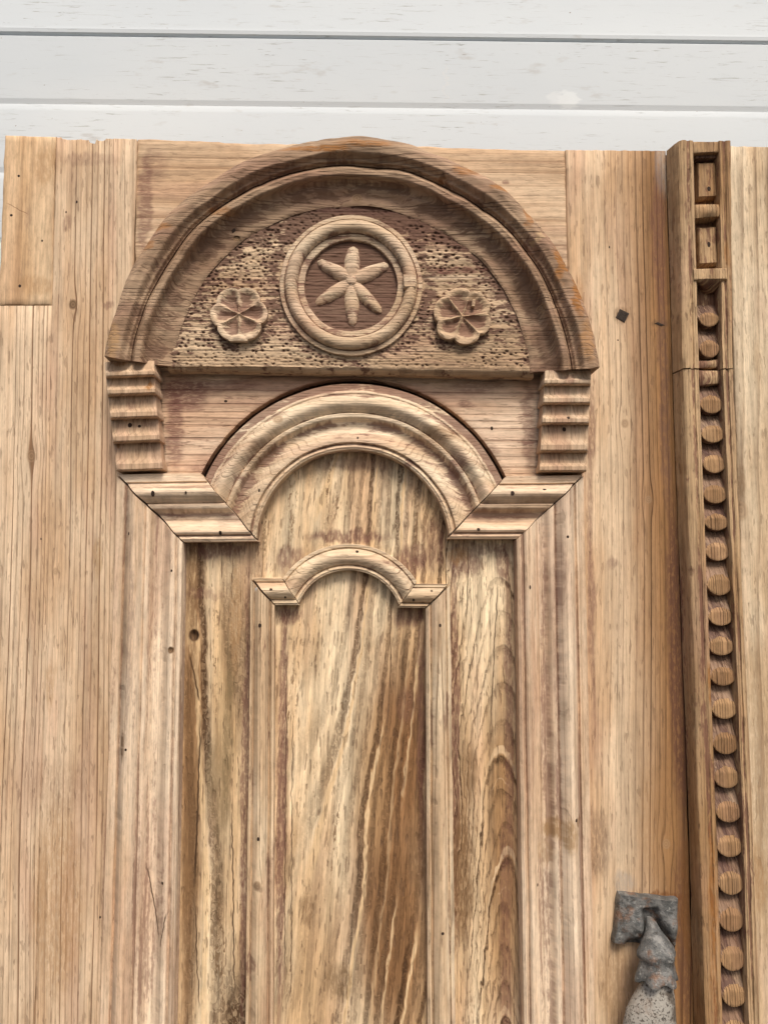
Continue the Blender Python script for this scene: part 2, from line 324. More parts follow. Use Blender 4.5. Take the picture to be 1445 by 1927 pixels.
M['inner_z'] = wood('wood_inner_moulding', spots=[(482, 1113, 5, 4, (0.75, 0.73, 0.70), 0.9), (486, 1662, 14, 7, (0.20, 0.13, 0.08), 0.6), (490, 1190, 4, 26, (0.16, 0.09, 0.05), 0.6), (466, 1300, 4, 200, MAUVE, 0.5)], freq=300, pith=(0.05, 0.03), tilt=0.02, warp1=0.003, knots=[(486, 1662, 7, 0.6)], **inner_kw)
M['inner_x'] = wood('wood_inner_arch', 'x', freq=260, pith=(-0.12, 0.04), warp1=0.003, **inner_kw)
panel_kw = dict(light=(0.73, 0.535, 0.32), mid=(0.60, 0.395, 0.205), late=(0.07, 0.032, 0.013), pores=0.5, res_shade=0.60, res_s=0.85, res_sc=(60, 60, 8), pink=0.3, grey=0.1, bump=1.0, worm=0.4, fiber=0.30, streak=0.26, mott=0.14, ragged=0.0024, lpsc=(18, 4), ringvar=0.5, var=0.8)
M['panel_l'] = wood('wood_panel_worn', strip=((0.72, 0.52, 0.30), 0.7), freq=85, pith=(-0.13, 0.045), tilt=0.035, warp1=0.012, w1s=(14, 14, 4), line=(0.5, 0.70, 0.93), late_s=1.0, late_patch=0.6, res_col=(0.17, 0.10, 0.05),
    knots=[(360, 1197, 12, 1.0)], spots=[(350, 1230, 373, 1330, (0.05, 0.026, 0.014), 0.9, 1.8), (373, 1330, 362, 1700, (0.05, 0.026, 0.014), 0.85, 1.6), (362, 1700, 370, 1927, (0.05, 0.026, 0.014), 0.8, 1.2), (433, 1500, 438, 1927, (0.05, 0.026, 0.014), 0.8, 1.4), (436, 1040, 431, 1140, (0.05, 0.026, 0.014), 0.5, 0.8), (400, 1035, 70, 16, MAUVE, 0.7), (356, 1100, 16, 90, BROWN, 0.55), (358, 1450, 30, 560, (0.24, 0.13, 0.055), -0.9), (352, 1500, 12, 520, BROWN, 0.6), (420, 1400, 26, 260, (0.30, 0.19, 0.09), -0.7), (440, 1150, 12, 120, AMBER, 0.5), (458, 1500, 9, 480, MAUVE, 0.7), (425, 1400, 10, 200, (0.17, 0.12, 0.06), 0.6), (405, 1480, 24, 110, (0.24, 0.17, 0.09), 0.5), (385, 1120, 40, 12, MAUVE, 0.4)], **panel_kw)
M['panel_c'] = wood('wood_panel_figured', strip=((0.70, 0.50, 0.29), 0.9), freq=105, pith=(-0.07, 0.10), tilt=0.10, shear=-0.06, usc=1.4, warp1=0.018, w1s=(9, 9, 5), line=(0.40, 0.58, 0.92), late_s=1.0, late_patch=0.4, late_x=(560, 720, 0.35), res_col=(0.19, 0.11, 0.055),
    spots=[(737, 1060, 735, 1330, (0.05, 0.026, 0.014), 0.6, 0.8), (549, 1300, 545, 1927, (0.05, 0.026, 0.014), 0.7, 0.9), (537, 1180, 533, 1927, (0.05, 0.026, 0.014), 0.75, 1.0), (665, 870, 150, 14, MAUVE, 0.4), (655, 1008, 90, 13, MAUVE, 0.7), (545, 1052, 30, 30, MAUVE, 0.6), (775, 1055, 34, 34, MAUVE, 0.7), (528, 1500, 10, 480, MAUVE, 0.75), (540, 1160, 30, 18, MAUVE, 0.7), (770, 1160, 36, 22, MAUVE, 0.6), (795, 1400, 10, 300, MAUVE, 0.55), (820, 1020, 30, 60, MAUVE, 0.5),
           (755, 1420, 75, 230, (0.24, 0.12, 0.05), -0.95), (735, 1740, 85, 280, (0.24, 0.12, 0.05), -0.95), (700, 1480, 40, 160, (0.38, 0.23, 0.11), -0.7), (590, 1800, 60, 160, (0.45, 0.30, 0.16), -0.5), (765, 1330, 20, 40, (0.2, 0.10, 0.06), 0.6), (575, 1720, 14, 30, BROWN, 0.6), (640, 1860, 30, 35, (0.15, 0.09, 0.04), 0.6), (790, 1620, 14, 90, BROWN, 0.6)], **panel_kw)
M['panel_r'] = wood('wood_panel_cathedral', strip=((0.72, 0.53, 0.33), 0.7), freq=85, pith=(0.108, 0.25), tilt=-0.36, usc=4.2, warp1=0.013, w1s=(16, 16, 7), line=(0.66, 0.84, 0.94), late_s=1.0, late_patch=0.6, res_col=(0.19, 0.11, 0.055),
    spots=[(941, 1085, 924, 1400, (0.05, 0.026, 0.014), 0.8, 1.0), (884, 1015, 880, 1190, (0.05, 0.026, 0.014), 0.8, 0.9), (905, 1030, 70, 12, MAUVE, 0.55), (875, 1060, 40, 26, MAUVE, 0.7), (950, 1060, 18, 40, MAUVE, 0.7), (858, 1400, 10, 420, MAUVE, 0.7), (962, 1350, 9, 330, MAUVE, 0.6), (872, 1650, 22, 130, BROWN, 0.8), (950, 1600, 30, 400, (0.30, 0.165, 0.07), -0.85), (870, 1550, 30, 350, (0.34, 0.20, 0.09), -0.7), (885, 1460, 16, 60, BROWN, 0.5), (860, 1045, 25, 16, AMBER, 0.6), (955, 1780, 12, 250, MAUVE, 0.5)], **panel_kw)
M['stile_r'] = wood('wood_stile_amber', sd=0.0, ringvar=0.4, light=(0.62, 0.435, 0.265), mid=(0.53, 0.345, 0.19), late=(0.05, 0.02, 0.008), freq=190, pith=(-0.45, 0.25), shear=-0.018, warp1=0.010, w1s=(7, 7, 1.6), late_s=1.0, late_patch=0.35, lpsc=(26, 3), line=(0.72, 0.9, 0.96), mott=0.10, pink=0.4, grey=0.2, res_shade=0.72, late_x=(1140, 1215, 0.3), hue=(1130, 1262, (0.29, 0.152, 0.062)),
    knots=[(1175, 797, 8, 0.5), (1220, 940, 7, 0.35), (1252, 1588, 8, 0.5)],
    spots=[(1170, 594, 19, 17, BROWN, 0.6), (1240, 610, 20, 9, BROWN, 0.7), (1245, 320, 18, 60, (0.34, 0.3, 0.26), 0.6), (1240, 450, 16, 180, MAUVE, 0.55), (1250, 760, 12, 240, (0.14, 0.075, 0.055), 0.6), (1274, 1250, 20, 360, (0.12, 0.055, 0.035), 0.85), (1285, 1750, 18, 200, (0.13, 0.06, 0.035), 0.7), (1110, 800, 12, 90, MAUVE, 0.55), (1112, 1100, 8, 300, MAUVE, 0.5), (1125, 1590, 26, 70, (0.2, 0.13, 0.085), 0.6), (1175, 1660, 22, 22, (0.36, 0.31, 0.26), 0.6), (1090, 560, 10, 50, OCHRE, 0.3),
           (1230, 1690, 60, 10, (0.16, 0.06, 0.02), 0.7), (1290, 1700, 10, 120, (0.2, 0.09, 0.03), 0.7), (1240, 1550, 50, 120, AMBER, 0.35), (1150, 1060, 12, 14, MAUVE, 0.4), (1160, 1850, 40, 90, (0.28, 0.17, 0.08), 0.5)])
M['astragal'] = wood('wood_astragal', tone=0.95, pale=0.3, sd=0.018, light=(0.50, 0.335, 0.185), mid=(0.35, 0.205, 0.095), late=(0.11, 0.05, 0.02), freq=330, pith=(0.1, 0.05), warp1=0.003, late_s=0.65, pores=0.4, res_shade=0.64, res_s=0.7, attr=0.30, pink=0.3, grey=0.2, bump=0.9,
    spots=[(1275, 900, 14, 160, AMBER, 0.6), (1340, 1680, 6, 130, OCHRE, 0.6), (1335, 1290, 5, 40, OCHRE, 0.7), (1300, 1760, 10, 150, (0.2, 0.12, 0.06), 0.5), (1340, 1800, 8, 150, OCHRE, 0.45), (1366, 480, 5, 30, OCHRE, 0.5), (1292, 1560, 8, 60, BROWN, 0.5)])
M['bead'] = wood('wood_bead', pale=0.3, light=(0.36, 0.215, 0.105), mid=(0.26, 0.145, 0.068), late=(0.055, 0.026, 0.013), freq=420, pith=(-0.7, 0.02), warp1=0.002, late_s=1.0, late_patch=0.2, pores=0.3, res_shade=0.70, res_s=0.6, pink=0.15, grey=0.1, objrand=True, bump=0.7)
M['bead_dark'] = wood('wood_bead_painted', pale=0.3, light=(0.26, 0.16, 0.10), mid=(0.16, 0.088, 0.058), late=(0.07, 0.035, 0.025), freq=300, pith=(-0.7, 0.02), late_s=0.5, pores=0.6, res_shade=0.50, res_s=0.75, pink=0.0, grey=0.35, objrand=True, bump=1.0, res_col=(0.085, 0.042, 0.034), rough=0.6)
M['leaf_r'] = wood('wood_right_leaf', light=(0.60, 0.45, 0.285), mid=(0.50, 0.355, 0.205), late=(0.16, 0.09, 0.045), freq=70, pith=(0.30, 0.05), tilt=0.03, warp1=0.016, w1s=(9, 9, 3), line=(0.6, 0.9, 0.95), late_s=0.65, pink=0.25, grey=0.5, res_shade=0.74,
    knots=[(1400, 960, 16, 0.3)], spots=[(1400, 900, 10, 40, BROWN, 0.5), (1430, 1660, 22, 60, AMBER, 0.5), (1440, 1500, 30, 300, (0.33, 0.21, 0.11), 0.4), (1410, 1880, 20, 120, AMBER, 0.4)])

def simple(name, c1, c2, scale, rough=0.6, bump=0.4, spots=None, metallic=0.0, spec=0.3, thr=(0.4, 0.6)):
    s = NT(name); tc = s.n('ShaderNodeTexCoord').outputs['Object']
    n = s.noise(tc, scale, 5.0, 0.65); col = s.mix(s.maprange(n, *thr), c1, c2)
    f = s.noise(tc, tuple(k*4 for k in scale), 4.0, 0.6)
    h = s.math('MULTIPLY_ADD', f, 0.5, n)
    if spots:
        for (c, sc, a, b, st) in spots:
            m = s.math('MULTIPLY', s.maprange(s.noise(tc, sc, 5.0, 0.65, (3, 1, 7)), a, b), st); col = s.mix(m, col, c)
            h = s.math('MULTIPLY_ADD', m, -0.5, h)
    return s.finish(col, rough, s.bump(h, 0.0015, bump), spec, metallic)
M['iron'] = simple('iron_knocker', (0.088, 0.09, 0.088), (0.185, 0.183, 0.175), (120, 120, 120), 0.5, 0.6, [((0.22, 0.10, 0.045), (60, 60, 60), 0.53, 0.66, 0.55), ((0.36, 0.36, 0.34), (260, 260, 260), 0.58, 0.66, 0.6), ((0.05, 0.045, 0.04), (330, 330, 330), 0.60, 0.66, 0.8)], 0.2, 0.3)
M['hand'] = simple('painted_hand', (0.12, 0.10, 0.08), (0.33, 0.31, 0.275), (45, 45, 45), 0.7, 0.7, [((0.075, 0.062, 0.05), (520, 520, 520), 0.54, 0.60, 0.9), ((0.24, 0.18, 0.14), (50, 50, 50), 0.56, 0.68, 0.5)], thr=(0.34, 0.5))
M['nail'] = simple('rusty_nail', (0.02, 0.012, 0.009), (0.05, 0.026, 0.016), (500, 500, 500), 0.7, 0.5)
M['nail_worn'] = simple('dull_nail', (0.03, 0.024, 0.02), (0.085, 0.06, 0.045), (500, 500, 500), 0.55, 0.8)
M['ground'] = simple('asphalt', (0.07, 0.068, 0.064), (0.11, 0.105, 0.10), (6, 6, 6), 0.9, 0.2)
M['dark'] = simple('gap_dark_wood', (0.06, 0.035, 0.025), (0.10, 0.06, 0.04), (80, 80, 20), 0.9, 0.5)

def garage_mat():
    s = NT('white_garage_paint'); tc = s.n('ShaderNodeTexCoord').outputs['Object']
    b = s.noise(tc, (2.2, 2, 5), 4.0, 0.6)
    col = s.mix(s.maprange(b, 0.3, 0.7), (0.575, 0.625, 0.665), (0.62, 0.665, 0.695))
    sc = s.noise(tc, (28, 28, 430), 5.0, 0.68, (0, 0, 3), dist=0.5)
    pat = s.noise(tc, (9, 9, 22), 3.0, 0.6, (4, 1, 2))
    m1 = s.math('MULTIPLY', s.maprange(sc, 0.57, 0.68), s.maprange(pat, 0.36, 0.6, 0.15, 0.8))
    col = s.mix(m1, col, (0.37, 0.385, 0.38))
    sc2 = s.noise(tc, (30, 30, 480), 4.0, 0.7, (7, 2, 9))
    m2 = s.math('MULTIPLY', s.maprange(sc2, 0.66, 0.71), s.maprange(pat, 0.45, 0.6, 0.0, 0.9))
    col = s.mix(m2, col, (0.13, 0.12, 0.11))
    dots = s.noise(tc, (240, 240, 300), 2.0, 0.5, (1, 5, 2)); m3 = s.math('MULTIPLY', s.maprange(dots, 0.74, 0.78), 0.8)
    col = s.mix(m3, col, (0.20, 0.15, 0.12))
    br = s.noise(tc, (20, 20, 60), 4.0, 0.6, (8, 1, 1)); col = s.mix(s.math('MULTIPLY', s.maprange(br, 0.62, 0.75), 0.35), col, (0.36, 0.33, 0.29))
    # filler dab and a thin scratch
    w = s.vec('MULTIPLY_ADD', s.vec('SUBTRACT', s.noise(tc, (60, 60, 200), 4.0, 0.7, color=True), (0.5, 0.5, 0.5)), (0.03, 0.0, 0.012), tc)
    def spot(px, py, rx, ry, c, st, a=1.1, bb=0.75):
        nonlocal col
        cx, cz = (float(k) for k in P(px, py, GY)); ix, iz = 1/(rx*0.00055), 1/(ry*0.00055)
        l = s.vec('LENGTH', s.vec('MULTIPLY_ADD', w, (ix, 0.0, iz), (-cx*ix, 0.0, -cz*iz)))
        m = s.math('MULTIPLY', s.maprange(l, a, bb), st); col = s.mix(m, col, c)
    spot(1070, 187, 24, 19, (0.70, 0.745, 0.77), 0.95); spot(1050, 185, 22, 12, (0.68, 0.72, 0.745), 0.7)
    spot(837, 155, 2.2, 46, (0.64, 0.66, 0.67), 0.6)
    h = s.math('MULTIPLY_ADD', m1, -0.4, s.math('MULTIPLY', s.noise(tc, (300, 300, 300), 3.0), 0.25))
    return s.finish(col, 0.75, s.bump(h, 0.0006, 0.35), 0.15)
GY = -0.075            # garage door face lies 75 mm behind the door face
M['garage'] = garage_mat()
M['rubber'] = simple('dark_seal', (0.03, 0.03, 0.03), (0.05, 0.05, 0.048), (200, 200, 200), 0.8, 0.3)

# ------------------------------------------------------------------ setting
def xs(px, py=1000, d=0.0): return float(P(px, py, d)[0])
def zs(py, px=722, d=0.0): return float(P(px, py, d)[1])
g = mk('ground', [(-6, -6, GROUND), (6, -6, GROUND), (6, 6, GROUND), (-6, 6, GROUND)], [(0, 1, 2, 3)], M['ground'], smooth=False, nails=False)
tag(g, kind='structure')

garage = tag(empty('garage_door', (0, -GY, GROUND)), 'white horizontally ribbed metal garage door behind the wooden doors', 'garage door')  # a sectional garage door, not a shutter
zseam = zs(74, 722, GY); zgroove = zs(201, 722, GY); rib = zseam-zgroove
def garage_section(z1, nribs):
    """one section hanging down from z1, ribbed by pressed V grooves"""
    prof = [(0.0, -0.030), (0.0, -0.0022), (-0.0004, -0.0007), (-0.0012, 0.0)]
    for k in range(1, nribs):
        zc = -k*rib
        prof += [(zc+0.0065, 0.0), (zc+0.0052, -0.0001), (zc+0.0012, -0.0011), (zc-0.0003, -0.0014), (zc-0.0016, -0.0011), (zc-0.0070, -0.0001), (zc-0.0085, 0.0)]
    zb = -nribs*rib+0.0018
    prof += [(zb+0.010, 0.0), (zb+0.006, 0.0006), (zb+0.002, 0.0002), (zb+0.0004, -0.003), (zb, -0.008), (zb, -0.030)]
    XN = 13; v = []
    tiltx = -0.0015
    for (dz, d) in prof:
        for i in range(XN):
            x = -1.6+3.2*i/(XN-1); v.append((x, -GY-d, z1+dz+x*tiltx))
    return mk('panel', v, grid_faces(len(prof), XN, flip=False), M['garage'], garage, angle=9, nails=False)
z = zseam+6*rib
sections = []
while z > GROUND+6*rib:
    sections.append(garage_section(z, 6)); z -= 6*rib
sections.append(garage_section(z, max(1, int((z-GROUND)/rib))))
bk = -GY+0.031
mk('seal', [(-1.6, bk, GROUND), (1.6, bk, GROUND), (1.6, bk, zseam+6*rib), (-1.6, bk, zseam+6*rib), (-1.6, bk+0.01, GROUND), (1.6, bk+0.01, GROUND), (1.6, bk+0.01, zseam+6*rib), (-1.6, bk+0.01, zseam+6*rib)],
   [(0, 1, 2, 3), (7, 6, 5, 4), (3, 2, 6, 7), (0, 4, 5, 1), (0, 3, 7, 4), (1, 5, 6, 2)], M['rubber'], garage, smooth=False, nails=False)

# ------------------------------------------------------------------ boards
LOWPY = float(H/2 + 0)  # placeholder
def zrow_list(z_top, z_bot, step):
    n = max(2, int((z_top-z_bot)/step)+1); return np.linspace(z_top, z_bot, n)
def board(name, mat, parent, tl, tr, bl, br, d, thick=0.03, nu=24, nv=60, to_ground=False, bevel=0.0012, rough=0.0004, topj=None, leftj=0.0005, seed=0.0, angle=50, rightj=None):
    """a plank given by its four corners in photo pixels, face d metres in front of the door face"""
    c = [np.array(P(*p, d)) for p in (tl, tr, bl, br)]
    if to_ground:
        for k, (a, b) in enumerate(((0, 2), (1, 3))):
            A, B = c[a], c[b]; t = (GROUND+0.004-A[1])/(B[1]-A[1]); c[b] = A+(B-A)*t
            tb = t
    us = [0.0]+list(np.linspace(0, 1, nu)[1:-1])+[1.0]
    wid = np.linalg.norm(c[1]-c[0]); hei = np.linalg.norm(c[2]-c[0])
    eb = min(0.2, bevel/wid); ev = bevel/hei
    us = [0.0, eb]+[u for u in np.linspace(0, 1, nu)[1:-1] if eb < u < 1-eb]+[1-eb, 1.0]
    vv = [0.0, ev]+[t for t in (np.linspace(0, 1, nv)[1:-1]) if ev < t < 1-ev]+[1-ev, 1.0]
    n, m = len(vv), len(us); verts = []; att = []
    for i, t in enumerate(vv):
        for j, u in enumerate(us):
            p = (c[0]*(1-u)+c[1]*u)*(1-t)+(c[2]*(1-u)+c[3]*u)*t
            x, z = p
            if topj: z += topj(u)*max(0, 1-t*hei/0.03)
            if j in (0, 1): x += leftj*2*fbm(z*60, seed+3, 0, 3)
            if j in (m-1, m-2): x += (rightj if rightj is not None else leftj)*2*fbm(z*60, seed+9, 0, 3)
            dd = d+rough*1.6*fbm(x*9+seed, z*4, seed, 3)
            if i in (0, n-1) or j in (0, m-1): dd -= bevel*(0.8+0.5*nz(x*90, z*90, seed))
            verts.append((x, -dd, z))
    faces = grid_faces(n, m, flip=True)
    loop = [j for j in range(m)]+[i*m+m-1 for i in range(1, n)]+[(n-1)*m+j for j in range(m-2, -1, -1)]+[i*m for i in range(n-2, 0, -1)]
    base = len(verts)
    for k in loop:
        x, y, z = verts[k]; verts.append((x, -(d-thick), z))
    L = len(loop)
    for k in range(L):
        a, b = loop[k], loop[(k+1) % L]; faces.append((a, b, base+(k+1) % L, base+k))
    faces.append(tuple(base+k for k in range(L)))
    return mk(name, verts, faces, mat, parent, angle=angle)

left = empty('door_leaf', (xs(640), 0.0, GROUND))
tag(left, 'left stripped pine door leaf with carved arched hood, rosettes and moulded panel', 'door')
right = empty('door_leaf', (xs(1500), 0.0, GROUND))
tag(right, 'right stripped pine door leaf edge with beaded centre strip, at picture edge', 'door')

def jag_left(u):      # broken end grain of the left stile
    px = 105+u*152
    j = 0.0007*nz(px*0.35, 1.5)
    if 116 < px < 200: j -= 0.0022+0.0012*nz(px*0.2, 4.0)
    if 168 < px < 180: j -= 0.0035
    return j
board('stile', M['stile'], left, (105, 257), (256.5, 261), (66, 1927), (222, 1927), 0.0, nu=60, nv=70, to_ground=True, topj=jag_left, seed=1.3)
o = board('stile', M['stile'], left, (-2.5, 575), (101.5, 575), (-34, 1927), (65, 1927), -0.0002, nu=18, nv=50, to_ground=True, seed=2.1, bevel=0.0005)
pb = board('patch_board', M['patch'], left, (9, 254), (104, 256.5), (-2, 573.5), (97.5, 573.5), 0.0009, nu=16, nv=26, seed=4.7, topj=lambda u: 0.0006*nz(u*5, 2.0))
tag(pb, 'smooth newer patch let into the top of the left stile')
board('top_rail', M['rail'], left, (259.5, 262), (1063, 283), (250, 694), (1074, 694), -0.0022, nu=70, nv=24, seed=6.1, topj=lambda u: 0.0012*nz(u*14, 5.0)-0.0012*(0.2 < u < 0.36))
FD = -0.003
fx = np.linspace(250, 1078, 120); nvf = 18; verts = []
for k in range(nvf):
    t = k/(nvf-1)
    for px in fx:
        dx = abs(px-664); bot = 905.0
        if dx < 316: bot = min(bot, 1028-math.sqrt(316**2-dx*dx)+1.3*nz(px*0.09, 3.0))
        py = 690+(bot-690)*t
        d = FD+0.0006*fbm(px*0.006, py*0.01, 8.3, 3)
        if k == nvf-1: d -= 0.0008
        verts.append(V(px, py, d))
nf = len(fx); faces = grid_faces(nvf, nf, flip=True); b0 = len(verts)
loop = list(range(nf))+[k*nf+nf-1 for k in range(1, nvf)]+[(nvf-1)*nf+q for q in range(nf-2, -1, -1)]+[k*nf for k in range(nvf-2, 0, -1)]
for q in loop: verts.append((verts[q][0], 0.016, verts[q][2]))
for q in range(len(loop)): faces.append((loop[q], loop[(q+1) % len(loop)], b0+(q+1) % len(loop), b0+q))
mk('frieze_board', verts, faces, M['frieze'], left, angle=50)
board('backing_board', M['dark'], left, (300, 600), (1020, 600), (300, 1100), (1020, 1100), -0.020, thick=0.01, nu=6, nv=6, seed=31)
board('stile', M['stile_r'], left, (1065, 281), (1253, 283), (1091, 1927), (1307, 1927), 0.0, nu=40, nv=70, to_ground=True, topj=lambda u: 0.0006*nz(u*18, 9.0), seed=9.9)
# the panel: three planks under the mouldings
PD = -0.003
board('panel_plank', M['panel_l'], left, (300, 985), (494, 985), (290, 1927), (488, 1927), PD, thick=0.02, nu=24, nv=70, to_ground=True, seed=11.0, rough=0.0006, bevel=0.0005)
board('panel_plank', M['panel_c'], left, (495, 790), (838, 790), (489, 1927), (842, 1927), PD+0.0004, thick=0.02, nu=40, nv=80, to_ground=True, seed=12.0, rough=0.0008, bevel=0.0005)
board('panel_plank', M['panel_r'], left, (839, 962), (1010, 962), (843, 1927), (1010, 1927), PD-0.0002, thick=0.02, nu=24, nv=70, to_ground=True, seed=13.0, rough=0.0006, bevel=0.0005)

# ------------------------------------------------------------------ mouldings: a profile swept between mitres
def smooth_profile(pts, n):
    """piecewise monotone resampling of (t, h, res) keypoints"""
    out = []
    for a, b in zip(pts[:-1], pts[1:]):
        k = max(1, int(round((b[0]-a[0])*n)))
        for i in range(k):
            f = i/k; out.append(tuple(a[q]+(b[q]-a[q])*f for q in range(3)))
    out.append(pts[-1]); return out
def arcprof(keys):
    # keys: (t, h_mm, res, shape) shape: 'l' line, 's' smooth ease into this key
    out = [keys[0][:3]]
    for a, b in zip(keys[:-1], keys[1:]):
        n = max(1, int(math.ceil((b[0]-a[0])/0.012))) if b[3] != 'l' else max(1, int((b[0]-a[0])/0.03))
        for i in range(1, n+1):
            f = i/n
            if b[3] == 's': e = f*f*(3-2*f)
            elif b[3] == 'o': e = math.sin(f*math.pi/2)
            elif b[3] == 'i': e = 1-math.cos(f*math.pi/2)
            else: e = f
            out.append((a[0]+(b[0]-a[0])*f, a[1]+(b[1]-a[1])*e, a[2]+(b[2]-a[2])*f))
    return out
BIG = arcprof([(0.0, -4, .3, 'l'), (0.0, 7.4, .35, 'l'), (0.008, 8.4, .3, 'l'), (0.12, 8.8, .25, 'l'), (0.135, 7.2, .9, 's'), (0.155, 8.0, .7, 's'), (0.29, 15.4, .0, 'o'), (0.405, 10.6, .3, 'i'),
               (0.44, 8.4, .8, 's'), (0.465, 10.8, .4, 'o'), (0.50, 10.6, .3, 's'), (0.60, 5.2, .9, 's'), (0.68, 4.8, .5, 's'), (0.86, 11.2, .0, 's'), (0.885, 10.4, .1, 'l'), (0.90, 8.2, .9, 's'), (0.92, 8.8, .5, 'o'), (0.955, 10.4, .15, 'o'), (0.99, 9.4, .2, 'o'), (1.0, 7.6, .5, 'l'), (1.0, -8, .9, 'l')])
ARCH = arcprof([(0.0, -15, 1., 'l'), (0.0, 4.8, 1., 'l'), (0.01, 5.6, 1.1, 'l'), (0.10, 6.6, 1.2, 'l'), (0.13, 9.2, .3, 's'), (0.15, 9.6, .1, 'o'), (0.17, 9.0, .6, 's'), (0.30, 15.6, -.1, 'o'), (0.415, 10.4, .3, 'i'), (0.445, 8.4, .9, 's'), (0.47, 11.0, .2, 'o'), (0.50, 10.8, .3, 's'), (0.585, 4.8, 1.1, 's'), (0.645, 4.2, .8, 's'), (0.86, 12.4, -.1, 's'), (0.885, 12.3, .1, 'l'), (0.905, 9.2, .9, 's'), (0.925, 10, .5, 'o'), (0.958, 11.6, .0, 'o'), (0.99, 10.4, .2, 'o'), (1.0, 8, .5, 'l'), (1.0, -8, .9, 'l')])
SMALL = arcprof([(0.0, -8, .9, 'l'), (0.0, 5.6, .4, 'l'), (0.02, 6.2, .2, 'l'), (0.13, 6.2, .3, 'l'), (0.17, 5.0, .9, 's'), (0.21, 6.6, .4, 's'), (0.48, 10.6, .0, 'o'), (0.74, 7.2, .3, 'i'), (0.80, 4.6, .9, 's'), (0.83, 5.6, .5, 's'), (0.91, 7.0, .1, 'o'), (0.98, 6.0, .2, 'o'), (1.0, 5, .6, 'l'), (1.0, -8, .9, 'l')])
def sweep(name, mat, parent, prof, line, ns, href=0.009, seed=0.0, wob=0.0005, cap=True, dmode=None, angle=32, dents=0.0, hs=1.0):
    """line(t, s) -> photo pixel of profile coordinate t at station s"""
    verts = []; att = []
    npf = len(prof)
    for i in range(ns):
        sv = i/(ns-1)
        for (t, h, r) in prof:
            px, py = line(t, sv)
            dref = href if dmode is None else dmode(t, h)
            x, z = (float(q) for q in P(px, py, dref))
            y = h*0.001*hs if h > 0 else h*0.001
            if h > 1:
                y += wob*fbm(x*24+seed, z*24, t*3, 3)
                if dents: y -= dents*max(0, nz(x*70, z*70, seed)-0.25)
                k = wob*0.8; x += k*fbm(z*18+seed, x*18, t*0.8+4, 2); z += k*fbm(x*18-seed, z*18, t*0.8+8, 2)
            verts.append((x, -y, z)); att.append(r)  # mask rises in grooves and coves: residue together with painted shade
    faces = grid_faces(ns, npf)
    if cap:
        faces.append(tuple(range(npf-1, -1, -1))); faces.append(tuple((ns-1)*npf+k for k in range(npf)))
    # orient: make the front face the camera
    a, b, c = (Vector(verts[k]) for k in faces[len(prof)//2][:3])
    if (b-a).cross(c-a).y > 0: faces = [f[::-1] for f in faces]
    return mk(name, verts, faces, mat, parent, angle=angle, attrs={'res_shade': att})
def L2(a, b, t): return (a[0]+(b[0]-a[0])*t, a[1]+(b[1]-a[1])*t)
def ruled(A0, A1, B0, B1):      # start edge A0(outer)->A1(inner), end edge B0->B1
    return lambda t, s: L2(L2(A0, A1, t), L2(B0, B1, t), s)
FARPY = 4300.0                  # photo row, far below the frame, where the doors meet the ground
def down(A, slope): return (A[0]+slope*(FARPY-A[1]), FARPY)
# big moulding
sweep('moulding', M['mould_z'], left, BIG, ruled((222, 896), (346.5, 1022), down((222, 896), -0.0315), down((346.5, 1022), -0.020)), 160, seed=1, hs=1.35)
sweep('moulding', M['mould_z'], left, BIG, ruled((1097, 896), (969.5, 1017), down((1097, 896), 0.0205), down((969.5, 1017), 0.0145)), 160, seed=2, hs=1.35)
sweep('moulding', M['mould_x'], left, BIG, ruled((223.5, 892.5), (348.5, 1020.5), (376.5, 890.5), (486, 1019)), 40, seed=3, hs=1.25)
sweep('moulding', M['mould_x'], left, BIG, ruled((953, 896), (840.5, 1014.5), (1095.5, 894), (971, 1014.5)), 40, seed=4, hs=1.25)
def circ_line(cx, cy, R, a, b, left_):
    # angle at which the circle of radius R meets the mitre line a-b
    ax, ay = a[0]-cx, cy-a[1]; bx, by = b[0]-cx, cy-b[1]; dx, dy = bx-ax, by-ay
    A = dx*dx+dy*dy; B = 2*(ax*dx+ay*dy); C = ax*ax+ay*ay-R*R
    D = math.sqrt(max(0, B*B-4*A*C)); ts_ = [(-B+D)/(2*A), (-B-D)/(2*A)]
    t = min(ts_, key=lambda q: abs(q-0.5)); return math.degrees(math.atan2(ay+t*dy, ax+t*dx))
def mitred_arc(cx, cy, Ro, Ri, l0, l1, r0, r1):
    def f(t, s):
        R = Ro+(Ri-Ro)*t
        a0 = circ_line(cx, cy, R, l0, l1, True); a1 = circ_line(cx, cy, R, r0, r1, False)
        a = math.radians(a0*(1-s)+a1*s); return (cx+R*math.cos(a), cy-R*math.sin(a))
    return f
def arcline(cx, cy, Ro, Ri, a0o, a0i, a1o, a1i, flat=None):
    def f(t, s):
        R = Ro+(Ri-Ro)*t
        a = math.radians((a0o+(a0i-a0o)*t)*(1-s)+(a1o+(a1i-a1o)*t)*s)
        if flat: R *= flat(math.degrees(a))
        return (cx+R*math.cos(a), cy-R*math.sin(a))
    return f
sweep('arch_moulding', M['arch'], left, ARCH, mitred_arc(664, 1028, 308, 181, (379, 891), (488.5, 1019), (950, 896), (838, 1014.5)), 120, seed=5, hs=1.05, wob=0.0008)
